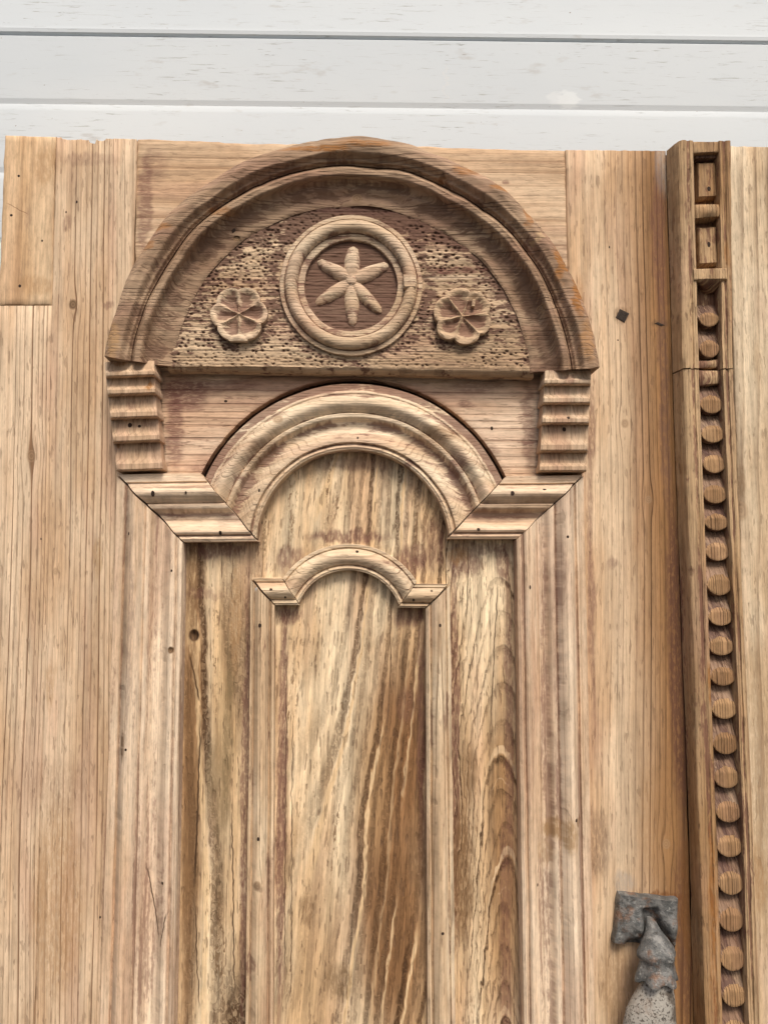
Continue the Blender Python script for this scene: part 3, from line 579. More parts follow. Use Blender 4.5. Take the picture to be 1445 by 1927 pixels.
# thin dark gap strip above the arch and mouldings is left by the frieze board's cut edge
# small inner moulding
sweep('inner_moulding', M['inner_z'], left, SMALL, ruled((472.5, 1091), (517, 1140), down((472.5, 1091), -0.0125), down((517, 1140), -0.0035)), 130, href=0.006, seed=6, hs=1.35)
sweep('inner_moulding', M['inner_z'], left, SMALL, ruled((846, 1102), (800.5, 1146), down((846, 1102), 0.0130), down((800.5, 1146), 0.0045)), 130, href=0.006, seed=7, hs=1.35)
sweep('inner_moulding', M['inner_x'], left, SMALL, ruled((475, 1087), (519, 1138.5), (530, 1087), (563.5, 1138.5)), 24, href=0.006, seed=8, hs=1.2)
sweep('inner_moulding', M['inner_x'], left, SMALL, ruled((783, 1098.5), (748.5, 1143), (843, 1099), (799, 1144.5)), 24, href=0.006, seed=9, hs=1.2)
sweep('inner_arch_moulding', M['inner_x'], left, SMALL, mitred_arc(656, 1174, 151, 101, (531.5, 1087), (565, 1138.5), (781, 1098.5), (747, 1143)), 80, href=0.006, seed=10, hs=1.1)

# ------------------------------------------------------------------ carved hood
HOOD = arcprof([(0.0, 0, .2, 'l'), (0.0, 27, .2, 'l'), (0.015, 32, .1, 'o'), (0.10, 37, .0, 'o'), (0.19, 36.5, .2, 's'), (0.33, 30, .7, 's'), (0.395, 26.5, .95, 's'), (0.412, 24.2, 1.2, 'l'), (0.425, 28.4, .5, 's'), (0.455, 32.5, -.1, 'o'), (0.50, 32, .0, 'o'), (0.60, 24.5, .75, 'i'), (0.72, 19.5, 1.1, 'o'), (0.86, 17.0, .75, 's'), (0.955, 16.8, .1, 'l'), (0.99, 15.5, .6, 'l'), (1.0, 9, 1., 'l')])
def facet(a):      # hand-sawn segments: a slightly flattened crown
    return 1+0.004*math.cos(math.radians(a*8))+0.004*nz(a*0.06, 3.3)
def hood_d(t, h): return 0.032 if t < 0.02 else h*0.001
sweep('hood_arch', M['hood'], left, HOOD, arcline(660, 727, 469, 337, 173.2, 173.8, 4.6, 4.2, facet), 200, seed=15, dmode=hood_d, wob=0.0019, dents=0.0035, angle=38)

# tympanum with stippled ground
st = 1.55; gx = np.arange(312, 1010, st); gy = np.arange(378, 691, st)
PX, PY = np.meshgrid(gx, gy)
cw, ch = 9.4, 6.7
ci = np.floor(PY/ch).astype(int); cj0 = PX/cw
dent = np.zeros_like(PX)
jit = rng.random((200, 200, 4))
for di in (-1, 0, 1):
    for dj in (-1, 0, 1):
        ii = ci+di; jj = np.floor(cj0-0.5*(ii % 2)).astype(int)+dj
        J = jit[ii % 200, jj % 200]
        cx = (jj+0.5*(ii % 2)+0.5+0.7*(J[..., 0]-0.5))*cw; cy = (ii+0.5+0.6*(J[..., 1]-0.5))*ch
        ang = 0.5*(J[..., 2]-0.5)
        a = (PX-cx)*np.cos(ang)+(PY-cy)*np.sin(ang); b = -(PX-cx)*np.sin(ang)+(PY-cy)*np.cos(ang)
        amp = np.clip(J[..., 3]*1.9-0.45, 0.0, 1.0); sg = 0.65+0.7*J[..., 2]
        dent = np.maximum(dent, amp*np.exp(-((a/(2.7*sg))**2+(b/(1.7*sg))**2)))
rr = np.hypot(PX-661, PY-535)
amp_n = np.array([[fbm(x*0.012, y*0.035, 2.2, 3) for x in gx[::4]] for y in gy[::4]])
amp_n = np.repeat(np.repeat(amp_n, 4, 0), 4, 1)[:len(gy), :len(gx)]
tear = np.array([[fbm(x*0.045, y*0.33, 7.7, 3) for x in gx] for y in gy])
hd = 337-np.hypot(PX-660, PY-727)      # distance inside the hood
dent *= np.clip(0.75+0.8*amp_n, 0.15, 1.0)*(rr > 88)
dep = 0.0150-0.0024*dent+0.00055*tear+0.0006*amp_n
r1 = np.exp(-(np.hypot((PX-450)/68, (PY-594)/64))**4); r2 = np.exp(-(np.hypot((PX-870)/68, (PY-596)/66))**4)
resid_shade = 1.05*dent+0.12+0.55*np.clip(1-hd/26, 0, 1)+1.35*(rr < 90)+0.5*np.clip(1-np.abs(rr-146)/20, 0, 1)+0.5*np.maximum(r1, r2)+0.12*np.clip(amp_n, -0.4, 1)+0.32*np.clip(tear, -1, 1)  # residue in dents and ring, with shade painted in under the hood
resid_shade += 0.55*np.clip((480-PY)/60, 0, 1)-0.25*np.clip((PY-640)/30, 0, 1)
dep -= 0.0012*(rr < 88)
x, zc = P(PX, PY, dep); keep = hd > -9
idx = -np.ones(PX.shape, int); verts = []; att = []
for i in range(len(gy)):
    for j in range(len(gx)):
        if keep[i, j]: idx[i, j] = len(verts); verts.append((x[i, j], -dep[i, j], zc[i, j])); att.append(resid_shade[i, j])
faces = []
for i in range(len(gy)-1):
    for j in range(len(gx)-1):
        q = (idx[i, j], idx[i+1, j], idx[i+1, j+1], idx[i, j+1])
        if min(q) >= 0: faces.append(q)
# bottom bevel
last = [idx[-1, j] for j in range(len(gx)) if idx[-1, j] >= 0]; lastpx = [gx[j] for j in range(len(gx)) if idx[-1, j] >= 0]
prev = last
for k, (py, d) in enumerate(((692.5, 0.0150), (696, 0.0135), (704, 0.0105), (704.6, 0.0))):
    cur = []
    for px in lastpx:
        sl = (px-660)*0.018+1.2*nz(px*0.02, 5.5)
        dd = d+0.0004*nz(px*0.03, k*2.0)
        if k == 3: vx, vz = verts[prev[len(cur)]][0], verts[prev[len(cur)]][2]
        else: vx, vz = (float(a) for a in P(px, py+sl, dd))
        cur.append(len(verts)); verts.append((vx, -dd, vz)); att.append(0.1 if k < 2 else 0.2)
    for j in range(len(cur)-1): faces.append((prev[j], cur[j], cur[j+1], prev[j+1]))
    prev = cur
tymp = mk('tympanum', verts, faces, M['tymp'], left, angle=70, attrs={'res_shade': att})

# ring
def revolve(name, mat, parent, cx, cy, prof, n=120, ex=1.0, ey=1.0, d0=0.014, seed=0.0, jit=1.2):
    verts = []; att = []
    for i in range(n):
        a = 2*math.pi*i/n
        for (r, h, rs) in prof:
            R = r+jit*fbm(math.cos(a)*1.6, math.sin(a)*1.6, seed+r*0.02, 3)
            d = d0+h*0.001+(0.0004*fbm(math.cos(a)*3, math.sin(a)*3, seed+r*0.03, 3) if h > 1 else 0)
            px, py = cx+R*ex*math.cos(a), cy-R*ey*math.sin(a)
            x, z = (float(q) for q in P(px, py, d0+0.006)); verts.append((x, -d, z)); att.append(rs)
    m = len(prof); faces = []
    for i in range(n):
        for j in range(m-1):
            faces.append((i*m+j, i*m+j+1, ((i+1) % n)*m+j+1, ((i+1) % n)*m+j))
    a, b, c = (Vector(verts[k]) for k in faces[m//2][:3])
    if (b-a).cross(c-a).y > 0: faces = [f[::-1] for f in faces]
    return mk(name, verts, faces, mat, parent, angle=40, attrs={'res_shade': att})
rp = [(136, -2, .8), (136, 3.2, .5), (135, 4.2, .1), (128, 4.4, .2), (126.5, 3.4, 1.)]
for k in range(13):
    a = math.pi*k/12; rp.append((113.5+12*math.cos(a), 4.0+6.6*math.sin(a), 0.5*abs(math.cos(a))**6))
rp += [(100.5, 3.2, 1.), (99.5, 3.8, .4), (90, 3.8, .25), (88.5, 3.2, .5), (87.5, -2.5, 1.)]
ring = revolve('ring_moulding', M['carve'], left, 660, 535.5, rp, ex=0.993, ey=0.978, seed=2.0)
# let-in repair block on the ring's right side
def boxpx(name, mat, parent, quad, d0, d1, bev=0.0008, nails=True, sub=5, seed=0.0, amp=0.0004, dome=0.0, res_shade=0.2):
    """bevelled, slightly uneven block over a pixel quad (tl, tr, br, bl), from depth d0 to front d1"""
    tl, tr, br, bl = quad; verts = []; n = sub+1
    ts = [0]+list(np.linspace(0.06, 0.94, sub))+[1]; N = len(ts)
    for i, t in enumerate(ts):
        for j, u in enumerate(ts):
            p = L2(L2(tl, tr, u), L2(bl, br, u), t)
            d = d1+amp*fbm(p[0]*0.06+seed, p[1]*0.06, seed, 3)+dome*(1-(2*u-1)**2)*(1-(2*t-1)**2)
            if i in (0, N-1) or j in (0, N-1): d -= bev
            x, z = (float(q) for q in P(p[0], p[1], d1)); verts.append((x, -d, z))
    faces = grid_faces(N, N, flip=True)
    loop = [j for j in range(N)]+[i*N+N-1 for i in range(1, N)]+[(N-1)*N+j for j in range(N-2, -1, -1)]+[i*N for i in range(N-2, 0, -1)]
    b0 = len(verts)
    for k in loop: verts.append((verts[k][0], -d0, verts[k][2]))
    for k in range(len(loop)):
        faces.append((loop[k], loop[(k+1) % len(loop)], b0+(k+1) % len(loop), b0+k))
    faces.append(tuple(b0+k for k in range(len(loop))))
    return mk(name, verts, faces, mat, parent, angle=35, attrs={'res_shade': [res_shade]*len(verts)}, nails=nails)
boxpx('repair_block', M['carve'], ring, ((759, 516), (783, 516.5), (782, 541), (760, 541)), 0.016, 0.0243, seed=3)
# star of six petals
star = None
def petal(c, tip, wpx, hmm, parent, name='petal', d0=0.0135, seed=0.0):
    n, m = 14, 9; verts = []; att = []
    dx, dy = tip[0]-c[0], tip[1]-c[1]; Lg = math.hypot(dx, dy); nx, ny = -dy/Lg, dx/Lg
    for i in range(n):
        s = i/(n-1)
        w = 1.32*wpx*(0.50+0.50*math.sin(math.pi*min(1, s*0.93+0.04)**0.85)) if s < 0.97 else wpx*0.25
        w *= 1+0.1*nz(s*4, seed)
        for j in range(m):
            v = -1+2*j/(m-1)
            px = c[0]+dx*s+nx*w*0.5*v; py = c[1]+dy*s+ny*w*0.5*v
            prof = max(0, 0.75*(1-abs(v)**3)+0.25*(1-abs(v)))*(0.55+0.45*math.sin(math.pi*(0.15+0.75*s)))
            if i == n-1: prof *= 0.3
            d = d0+hmm*0.001*prof+0.0011*fbm(px*0.11, py*0.11, seed, 3)
            if abs(v) > 0.99: d = d0-0.002
            x, z = (float(q) for q in P(px, py, d0+0.003)); verts.append((x, -d, z)); att.append(0.55*abs(v)**3+0.25*s)
    faces = grid_faces(n, m)
    a, b, c_ = (Vector(verts[k]) for k in faces[m//2+m][:3])
    if (b-a).cross(c_-a).y > 0: faces = [f[::-1] for f in faces]
    return mk(name, verts, faces, M['carve'], parent, angle=60, attrs={'res_shade': att})
def hub(cx, cy, r, h, parent, name):
    verts = [V(cx, cy, 0.0135+h*0.001)]; att = [0.1]; n = 20
    for k, (rr_, hh) in enumerate(((0.4, 0.97), (0.7, 0.8), (0.9, 0.45), (1.0, -0.3))):
        for i in range(n):
            a = 2*math.pi*i/n; verts.append(V(cx+r*rr_*math.cos(a), cy+r*rr_*math.sin(a), 0.0135+h*0.001*hh)); att.append(0.2)
    faces = [(0, 1+(i+1) % n, 1+i) for i in range(n)]
    for k in range(3):
        for i in range(n): faces.append((1+k*n+i, 1+k*n+(i+1) % n, 1+(k+1)*n+(i+1) % n, 1+(k+1)*n+i))
    a, b, c_ = (Vector(verts[k]) for k in faces[0])
    if (b-a).cross(c_-a).y > 0: faces = [f[::-1] for f in faces]
    return mk(name, verts, faces, M['carve'], parent, angle=60, attrs={'res_shade': att})
star = hub(661, 527, 13, 5.2, left, 'star')
for k, (tip, w, st_) in enumerate((((664, 462), 27, (661, 528)), ((597, 490), 22, (664, 526)), ((731, 497), 25, (660, 527)), ((594, 570), 23, (668, 525)), ((663, 612), 24, (661, 529)), ((717, 587), 22, (657, 526)))):
    petal(st_, tip, w, 4.8, star, seed=k*2.3)
# rosettes
def rosette(cx, cy, R, lobes, rot, tabs, seed):
    na, nr = 132, 16; verts = []; att = []; d0 = 0.0145
    for j in range(nr+2):
        f = min(j, nr)/nr
        for i in range(na):
            a = 2*math.pi*i/na
            ph = (a-rot+0.16*nz(math.cos(a)*1.7, math.sin(a)*1.7, seed+4))*lobes/(2*math.pi); fr = ph-math.floor(ph)           # 0..1 inside a petal
            lobe = math.sin(math.pi*fr)
            out = R*(0.82+0.18*lobe**0.55)*(1+0.03*nz(math.cos(a)*2, math.sin(a)*2, seed))
            da = (math.degrees(a)-tabs+180) % 360-180
            if abs(da) < 19: out = max(out*0.9, R*0.99/max(0.6, math.cos(math.radians(da)))) if tabs is not None else out
            px, py = cx+out*f*math.cos(a), cy-out*f*math.sin(a)*0.96
            rim = 1/(1+math.exp(-(f-0.86)*26)); ridge = (1-lobe)**2.2*min(1, f*2.2)
            scoop = lobe**0.8*math.sin(math.pi*min(1, f/0.9))**0.9 if f < 0.9 else 0
            h = 6.6+1.0*rim+0.5*ridge-3.9*scoop-1.2*max(0, 1-f*5)+1.1*fbm(px*0.07, py*0.13, seed, 3)
            if f >= 0.999: h -= 0.7
            d = d0+h*0.001
            x, z = (float(q) for q in P(px, py, d0+0.006))
            if j == nr+1: d = d0-0.003
            verts.append((x, -d, z)); att.append(1.15*scoop+0.1-0.35*rim+(0.4 if j == nr+1 else 0))
    faces = []
    for j in range(nr+1):
        for i in range(na): faces.append((j*na+i, j*na+(i+1) % na, (j+1)*na+(i+1) % na, (j+1)*na+i))
    a, b, c_ = (Vector(verts[k]) for k in faces[na*4][:3])
    if (b-a).cross(c_-a).y > 0: faces = [f[::-1] for f in faces]
    return mk('rosette', verts, faces, M['carve'], left, angle=45, attrs={'res_shade': att})
rosette(450, 591, 54, 6, math.radians(92), 268, 1.0)
rosette(870, 595, 56, 6, math.radians(70), 400, 5.0)
boxpx('rosette_pin', M['carve'], left, ((888, 562), (895, 563), (893, 577), (887, 576)), 0.016, 0.0225, sub=3)

# brackets: stepped consoles under the hood ends
def bracket(xl, xr, tiers, dtop, dbot, seed, wave):
    """tiers: list of (y_top, y_lip); xl/xr(y) -> front edge pixels"""
    prof = []
    y0, y1 = tiers[0][0], tiers[-1][1]
    for k, (ya, yb) in enumerate(tiers):
        fa = (ya-y0)/(y1-y0); fb = (yb-y0)/(y1-y0)
        front = (dtop+(dbot-dtop)*fb)+0.0046; back = (dtop+(dbot-dtop)*fa)-0.0042
        nseg = 15
        for i in range(nseg+1):
            f = i/nseg; prof.append((ya+(yb-ya)*f, back+(front-back)*(0.30*f/0.60 if f < 0.60 else min(1.0, 0.30+0.70*(f-0.60)/0.20)), 0.9*(1-f)**2))  # dirt plus painted shade at the top of each tier
        prof.append((yb+2.0, front-0.0008, 0.1)); 
        prof.append((yb+(3.5 if k < len(tiers)-1 else 3), (front-0.0035), 0.3))
        if k < len(tiers)-1: prof.append((yb+6.0, (dtop+(dbot-dtop)*fb)-0.0022, 1.0))
    NX = 13; verts = []; att = []
    us = [0, 0.03]+list(np.linspace(0.1, 0.9, NX-4))+[0.97, 1]
    rows = [(prof[0][0]-0.0, 0.0, 0.4)]+prof+[(prof[-1][0]+0.5, 0.0, 0.6)]
    for i, (y, d, r) in enumerate(rows):
        for u in us:
            px = xl(y)+(xr(y)-xl(y))*u
            yy = y+wave*(u-0.5)+0.25*nz(px*0.03, y*0.05, seed)
            dd = d
            if d > 0.001:
                dd += 0.00025*fbm(px*0.05, y*0.05, seed, 3)
                if u in (0, 1): dd -= 0.0008
            if i == 0: ref = rows[1][1]
            elif i == len(rows)-1: ref = rows[-2][1]
            else: ref = d
            x, z = (float(q) for q in P(px, yy, ref)); verts.append((x, -dd, z)); att.append(r)
    m = len(us); n = len(rows); faces = grid_faces(n, m, flip=True)
    for side in (0, m-1):
        b0 = len(verts)
        for i in range(n):
            v = verts[i*m+side]; verts.append((v[0], 0.0, v[2])); att.append(0.3)
        for i in range(n-1):
            q = (i*m+side, (i+1)*m+side, b0+i+1, b0+i); faces.append(q if side == m-1 else q[::-1])
    return mk('bracket', verts, faces, M['bracket'], left, angle=35, attrs={'res_shade': att})
lin = lambda pts: (lambda y: float(np.interp(y, [p[0] for p in pts], [p[1] for p in pts])))
bracket(lin([(675, 196), (740, 203), (800, 210), (890, 220)]), lin([(675, 290), (740, 292), (800, 298), (890, 307)]), [(680, 705), (708, 739), (745, 783), (789, 828), (834, 882)], 0.025, 0.0135, 1.0, -3)
bracket(lin([(690, 1026), (760, 1022), (890, 1015)]), lin([(690, 1112), (760, 1110), (890, 1103)]), [(697, 720), (723, 756), (762, 794), (800, 846), (852, 884)], 0.025, 0.0135, 6.0, 0)

# ------------------------------------------------------------------ right leaf and astragal
board('stile', M['leaf_r'], right, (1368, 274), (1620, 280), (1420, 1927), (1700, 1927), 0.0015, nu=40, nv=70, to_ground=True, topj=lambda u: 0.0008*nz(u*20, 1.0), seed=21.0)
board('stile', M['dark'], right, (1240, 291), (1372, 288), (1318, 1927), (1424, 1927), -0.006, nu=6, nv=10, to_ground=True, seed=22.0)
AY = [265, 300, 700, 1150, 1580, 1900, FARPY]
def AX(vals):
    s_ = (vals[-1]-vals[1])/(AY[-2]-AY[1]); vals = list(vals)+[vals[-1]+s_*(FARPY-AY[-2])]
    return lambda y: float(np.interp(y, AY, vals))
aBase = AX([1252.5, 1253.5, 1265, 1281, 1296.5, 1304.5]); aFL = AX([1280, 1280, 1287, 1304, 1317, 1328])
aCL = AX([1303, 1304, 1314, 1331, 1348, 1358]); aCR = AX([1351, 1353, 1358, 1380, 1398, 1406]); aR = AX([1373, 1374, 1378, 1397, 1417, 1428])
AD = 0.0195; CF = 0.005
def astragal(y0, y1, n, seed, name='astragal', dadd=0.0, ends=True):
    rows = np.concatenate([np.linspace(y0, min(y1, 2050), n), np.linspace(2100, y1, 14)]) if y1 > 2050 else np.linspace(y0, y1, n)
    verts = []; att = []; NC = None
    for y in rows:
        Zr = float(P(1330, y, AD)[1])
        b, fl, cl, crr, rg = aBase(y), aFL(y), aCL(y), aCR(y), aR(y)
        w = cl-fl; w2 = rg-crr
        D = AD+dadd
        cols = [(b, 0.001, .5), (b, 0.001, .5), (b+(fl-b)*0.25, D*0.30, .15), (b+(fl-b)*0.55, D*0.62, .0), (b+(fl-b)*0.88, D*0.93, .05), (fl, D-0.0006, .1), (fl+w*0.1, D, .05), (fl+w*0.42, D, .3), (fl+w*0.5, D-0.0012, .95), (fl+w*0.66, D-0.0012, .8), (fl+w*0.74, D-0.0002, .2), (fl+w*0.94, D-0.0002, .1), (cl, D-0.001, .4),
                (('w', cl), CF, 1.), (('w', crr), CF, 1.), (crr, D-0.001, .4), (crr+w2*0.07, D-0.0003, .1), (crr+w2*0.28, D-0.0004, .2), (crr+w2*0.38, D-0.0014, .9), (crr+w2*0.5, D-0.0012, .7), (crr+w2*0.62, D, .1), (rg-1.5, D, .1), (rg, D-0.001, .2), (('w', rg), 0.0, .6)]
        for k, (px, d, r) in enumerate(cols):
            if isinstance(px, tuple): X_ = float(P(px[1], y, D)[0])
            else: X_ = float(P(px, y, max(d, 0.0))[0])
            X_ += 0.00045*fbm(Zr*30, k*0.35+seed, 1.0, 3)
            dd = d+(0.0005*fbm(Zr*40, k*0.5, seed, 3) if d > 0.005 else 0)
            verts.append((X_, -dd, Zr+0.0007*nz(k*0.9, seed, y*0.001))); att.append(r)
        NC = len(cols)
    faces = grid_faces(len(rows), NC, flip=True)
    faces.append(tuple(range(NC))); faces.append(tuple(((len(rows)-1)*NC+k) for k in range(NC-1, -1, -1)))
    return mk(name, verts, faces, M['astragal'], right, angle=38, attrs={'res_shade': att})
ast_up = astragal(265, 693, 70, 1.0, dadd=0.0009)
ast_lo = astragal(695, FARPY, 150, 2.0)
# beads
def bead_mesh(seed, flatv=0.62):
    n, m = 27, 23; verts = []; fm = []
    for i in range(n):
        v = i/(n-1)
        for j in range(m):
            u = -1+2*j/(m-1); us = math.sin(u*math.pi/2)
            end = 0.56+0.44*math.sqrt(max(0, 1-us*us))
            vv = v*end
            dome = (0.66+0.34*math.sqrt(max(0, 1-(0.96*us)**2)))
            up = 0.15+0.85*min(1, (vv/0.75))**1.2
            h = dome*up
            facet_ = 0.70          # flat chisel cut across the front
            cut = h > facet_
            h = min(h, facet_)+0.03*fbm(us*2, vv*3, seed, 2)
            x = us*0.0122; z = -vv*0.030; y = -h*0.0145
            if i == n-1: y *= 0.96
            verts.append((x, y, z))
    # lip dropping back to the channel floor
    for j in range(m):
        x, y, z = verts[(n-1)*m+j]; verts.append((x*0.9, y*0.45, z-0.0012))
    for j in range(m):
        x, y, z = verts[(n-1)*m+j]; verts.append((x*0.82, 0.002, z+0.0005))
    faces = grid_faces(n+2, m, flip=True)
    for i in range(n+1):
        for j in range(m-1):
            if i >= n-1: fm.append(1); continue
            q = [verts[i*m+j], verts[i*m+j+1], verts[(i+1)*m+j], verts[(i+1)*m+j+1]]
            uc = (q[0][0]+q[1][0])/2/0.0122; vc = -(q[0][2]+q[2][2])/2/0.030; fm.append(0 if (uc/0.9)**2+((vc-0.70)/0.33)**2 < 1+0.12*nz(uc*4, vc*4, seed) else 1)
    me = bpy.data.meshes.new('bead'); me.from_pydata(verts, [], faces); me.update()
    me.materials.append(M['bead']); me.materials.append(M['bead_dark'])
    me.polygons.foreach_set('material_index', np.array(fm, dtype=np.int32))
    me.polygons.foreach_set('use_smooth', np.ones(len(faces), dtype=bool)); me.set_sharp_from_angle(angle=math.radians(50))
    return me
bmeshes = [bead_mesh(k*3.1+0.5) for k in range(4)]
lips = [778, 833, 890, 947, 998, 1055, 1120, 1177, 1233, 1290, 1352.5, 1419, 1483, 1547, 1612.5, 1683, 1753, 1827, 1894]
while lips[-1] < FARPY-150: lips.append(lips[-1]+70*(1+(lips[-1]-1900)/15000))
def place_bead(parent, ylip, ytop, k, sx=1.0):
    yc = ylip
    xl_, zl_ = P(aCL(yc), yc, 0.0155), P(aCR(yc), yc, 0.0155)
    X0 = float(xl_[0]+zl_[0])/2; wid = float(zl_[0]-xl_[0])
    Z1 = float(P(1335, ylip, 0.0135)[1]); Z0 = float(P(1335, ytop, 0.0135)[1])
    o = bpy.data.objects.new('bead', bmeshes[k % 4]); COL.objects.link(o); o.parent = parent
    o.location = Vector((X0+0.0003, -CF+0.0005, Z0))-root_loc(parent)-Vector((0, 0, 0))
    o.scale = (wid/0.0248*sx, 1.0+0.12*nz(k*1.7, 2.0), (Z0-Z1)/0.030)
    o.rotation_euler = (0, 0, 0.05*nz(k*2.2, 5.0))
    return o
def plocal(parent):   # parts are stored in world coordinates, so a part's own origin sits at the world origin
    return parent
for k, yl in enumerate(lips):
    yt = (lips[k-1] if k else 722)+2
    place_bead(ast_lo, yl, yt, k, 1.10)
boxpx('stub', M['astragal'], ast_lo, ((1314, 697), (1358, 697), (1356, 722), (1318, 726)), 0.0025, 0.0130, seed=2, dome=0.002, res_shade=0.5)
place_bead(ast_up, 673, 620, 40, 0.95)
b0_ = place_bead(ast_up, 615, 570, 41, 0.92)
boxpx('stub', M['astragal'], ast_up, ((1312, 679), (1356, 676), (1357, 692), (1312, 693)), 0.0025, 0.0115, seed=5, dome=0.002, res_shade=0.7)
# carved tablets and cross bars of the upper block
boxpx('cap_bar', M['astragal'], ast_up, ((1303, 266), (1352, 266), (1353, 286), (1304, 288)), 0.0035, 0.0190, seed=1)
boxpx('cap_cove', M['bead_dark'], ast_up, ((1304, 287), (1353, 285), (1352, 297), (1305, 298)), 0.0035, 0.0140, bev=0.003, seed=1.4)
boxpx('tablet', M['astragal'], ast_up, ((1312, 304), (1346, 303), (1349, 372), (1312, 374)), 0.0025, 0.0120, bev=0.003, seed=2.3, amp=0.001, res_shade=0.45)
boxpx('cross_bar', M['astragal'], ast_up, ((1303, 384), (1359, 383), (1362, 408), (1305, 412)), 0.0035, 0.0175, bev=0.006, seed=3.3, dome=0.003, sub=9, amp=0.0008)
boxpx('tablet', M['astragal'], ast_up, ((1313, 426), (1348, 424), (1351, 498), (1314, 500)), 0.0025, 0.0120, bev=0.003, seed=4.1, amp=0.0012, res_shade=0.5)
boxpx('cross_bar', M['astragal'], ast_up, ((1305, 506), (1367, 504), (1368, 525), (1306, 526)), 0.0035, 0.0220, bev=0.0006, seed=5.3, sub=9)
# rounded underside of the lower cross bar
verts = []; att = []; n, m = 9, 15
for i in range(n):
    f = i/(n-1)
    for j in range(m):
        u = -1+2*j/(m-1)
        wpx = 30*(1-0.25*f*f); drop = 24*f*math.sqrt(max(0.0, 1-(u*0.97)**2))
        px = 1337+wpx*u; d = 0.0218-0.012*f**1.2
        x_, z_ = (float(q) for q in P(px, 526+drop, d)); verts.append((x_, -d, z_)); att.append(0.5+0.4*f)
for j in range(m):
    v = verts[(n-1)*m+j]; verts.append((v[0], -0.004, v[2])); att.append(1.0)
mk('scoop', verts, grid_faces(n+1, m, flip=True), M['astragal'], ast_up, angle=60, attrs={'res_shade': att})

# ------------------------------------------------------------------ iron knocker
kn = empty('door_knocker', V(1220, 1730, 0.0))
tag(kn, 'grey iron door knocker shaped as a cuffed hand hanging from a square plate', 'door knocker')
ts = np.linspace(0, 1, 41); N = len(ts); verts = []
TL, TR, BR, BL = (1164, 1681), (1277, 1694), (1270, 1786), (1153, 1776)
for t in ts:
    for u in ts:
        p = L2(L2(TL, TR, u), L2(BL, BR, u), t)
        e = min(u, 1-u, t, 1-t)
        px = p[0]+2.2*nz(p[0]*0.06, p[1]*0.06, 1)*(e < 0.05); py = p[1]+2.2*nz(p[0]*0.06, p[1]*0.06, 9)*(e < 0.05)
        d = 0.0085+0.0006*fbm(px*0.05, py*0.05, 3, 3)
        lobe = math.exp(-(((px-1203)/20)**2+((py-1742)/26)**2)); d += 0.0065*lobe
        lobe2 = math.exp(-(((px-1262)/12)**2+((py-1745)/26)**2)); d += 0.005*lobe2
        # slot through which the hinge passes, open to the bottom
        sl = 1/(1+math.exp(-(py-1710)/1.4)); cx_ = 1222+(py-1710)*0.16; hw = 14+max(0, py-1730)*0.30
        slot = sl/(1+math.exp((abs(px-cx_)-hw)/1.6)); d = d*(1-slot)+0.0012*slot
        notch = 1/(1+math.exp(-(py-(1768-0.25*(px-1190)))/2.0))/(1+math.exp(-(px-1178)/2))/(1+math.exp((px-1250)/3)); d = d*(1-notch)+0.002*notch
        d *= min(1, e/0.02*0.4+0.6)
        x_, z_ = (float(q) for q in P(px, py, 0.007)); verts.append((x_, -d, z_))
faces = grid_faces(N, N, flip=True)
loop = [j for j in range(N)]+[i*N+N-1 for i in range(1, N)]+[(N-1)*N+j for j in range(N-2, -1, -1)]+[i*N for i in range(N-2, 0, -1)]
b0 = len(verts)
for k in loop: verts.append((verts[k][0], 0.0005, verts[k][2]))
for k in range(len(loop)): faces.append((loop[k], loop[(k+1) % len(loop)], b0+(k+1) % len(loop), b0+k))
mk('plate', verts, faces, M['iron'], kn, angle=60, nails=False)
def loft(name, mat, rings, n=56, cap0=True, cap1=True, seed=0.0, amp=0.0, ang=60, parent=None):
    """rings: (px, py, depth, half width px, half depth m, scallop, lobes, sag)"""
    verts = []
    for k, (px, py, d, rx, rd, sc, lo, sag) in enumerate(rings):
        for i in range(n):
            a = 2*math.pi*i/n
            s = 1+sc*math.cos(lo*a+0.5)
            dd = d+rd*s*math.sin(a); yy = py+sag*(math.cos(lo*a+0.5))
            x0, z0 = (float(q) for q in P(px, yy, d)); ex = float(P(px+rx, yy, d)[0])-x0
            y = -dd-amp*fbm(px*0.03+math.cos(a)*2, py*0.03, math.sin(a)*2+seed, 3)
            verts.append((x0+ex*s*math.cos(a), y, z0))
    faces = []
    for k in range(len(rings)-1):
        for i in range(n): faces.append((k*n+i, (k+1)*n+i, (k+1)*n+(i+1) % n, k*n+(i+1) % n))
    if cap0: faces.append(tuple(range(n)))
    if cap1: faces.append(tuple((len(rings)-1)*n+i for i in range(n-1, -1, -1)))
    faces = [f[::-1] for f in faces]
    return mk(name, verts, faces, mat, parent, angle=ang, nails=False)
loft('cuff', M['iron'], [(1222, 1727, 0.010, 5, 0.004, 0, 6, 0), (1225, 1735, 0.014, 9, 0.006, 0, 6, 0), (1229, 1750, 0.018, 14, 0.008, 0, 6, 0), (1233, 1765, 0.021, 22, 0.010, 0, 6, 0), (1235, 1780, 0.023, 31, 0.0125, 0.02, 6, 0), (1234, 1790, 0.024, 35, 0.014, 0.05, 6, 1), (1234, 1797, 0.024, 35, 0.0145, 0.05, 6, 1.5), (1235, 1803, 0.024, 31.5, 0.013, 0.03, 6, 1),
     (1235, 1812, 0.024, 32, 0.0135, 0.04, 6, 1), (1234, 1825, 0.025, 35, 0.0150, 0.07, 6, 2), (1234, 1836, 0.026, 37.5, 0.0165, 0.10, 6, 3), (1234, 1841, 0.026, 38, 0.0165, 0.10, 6, 4), (1235, 1843, 0.026, 33, 0.013, 0.08, 6, 4), (1235, 1838, 0.026, 24, 0.010, 0.0, 6, 0)], seed=1, amp=0.0006, parent=kn)
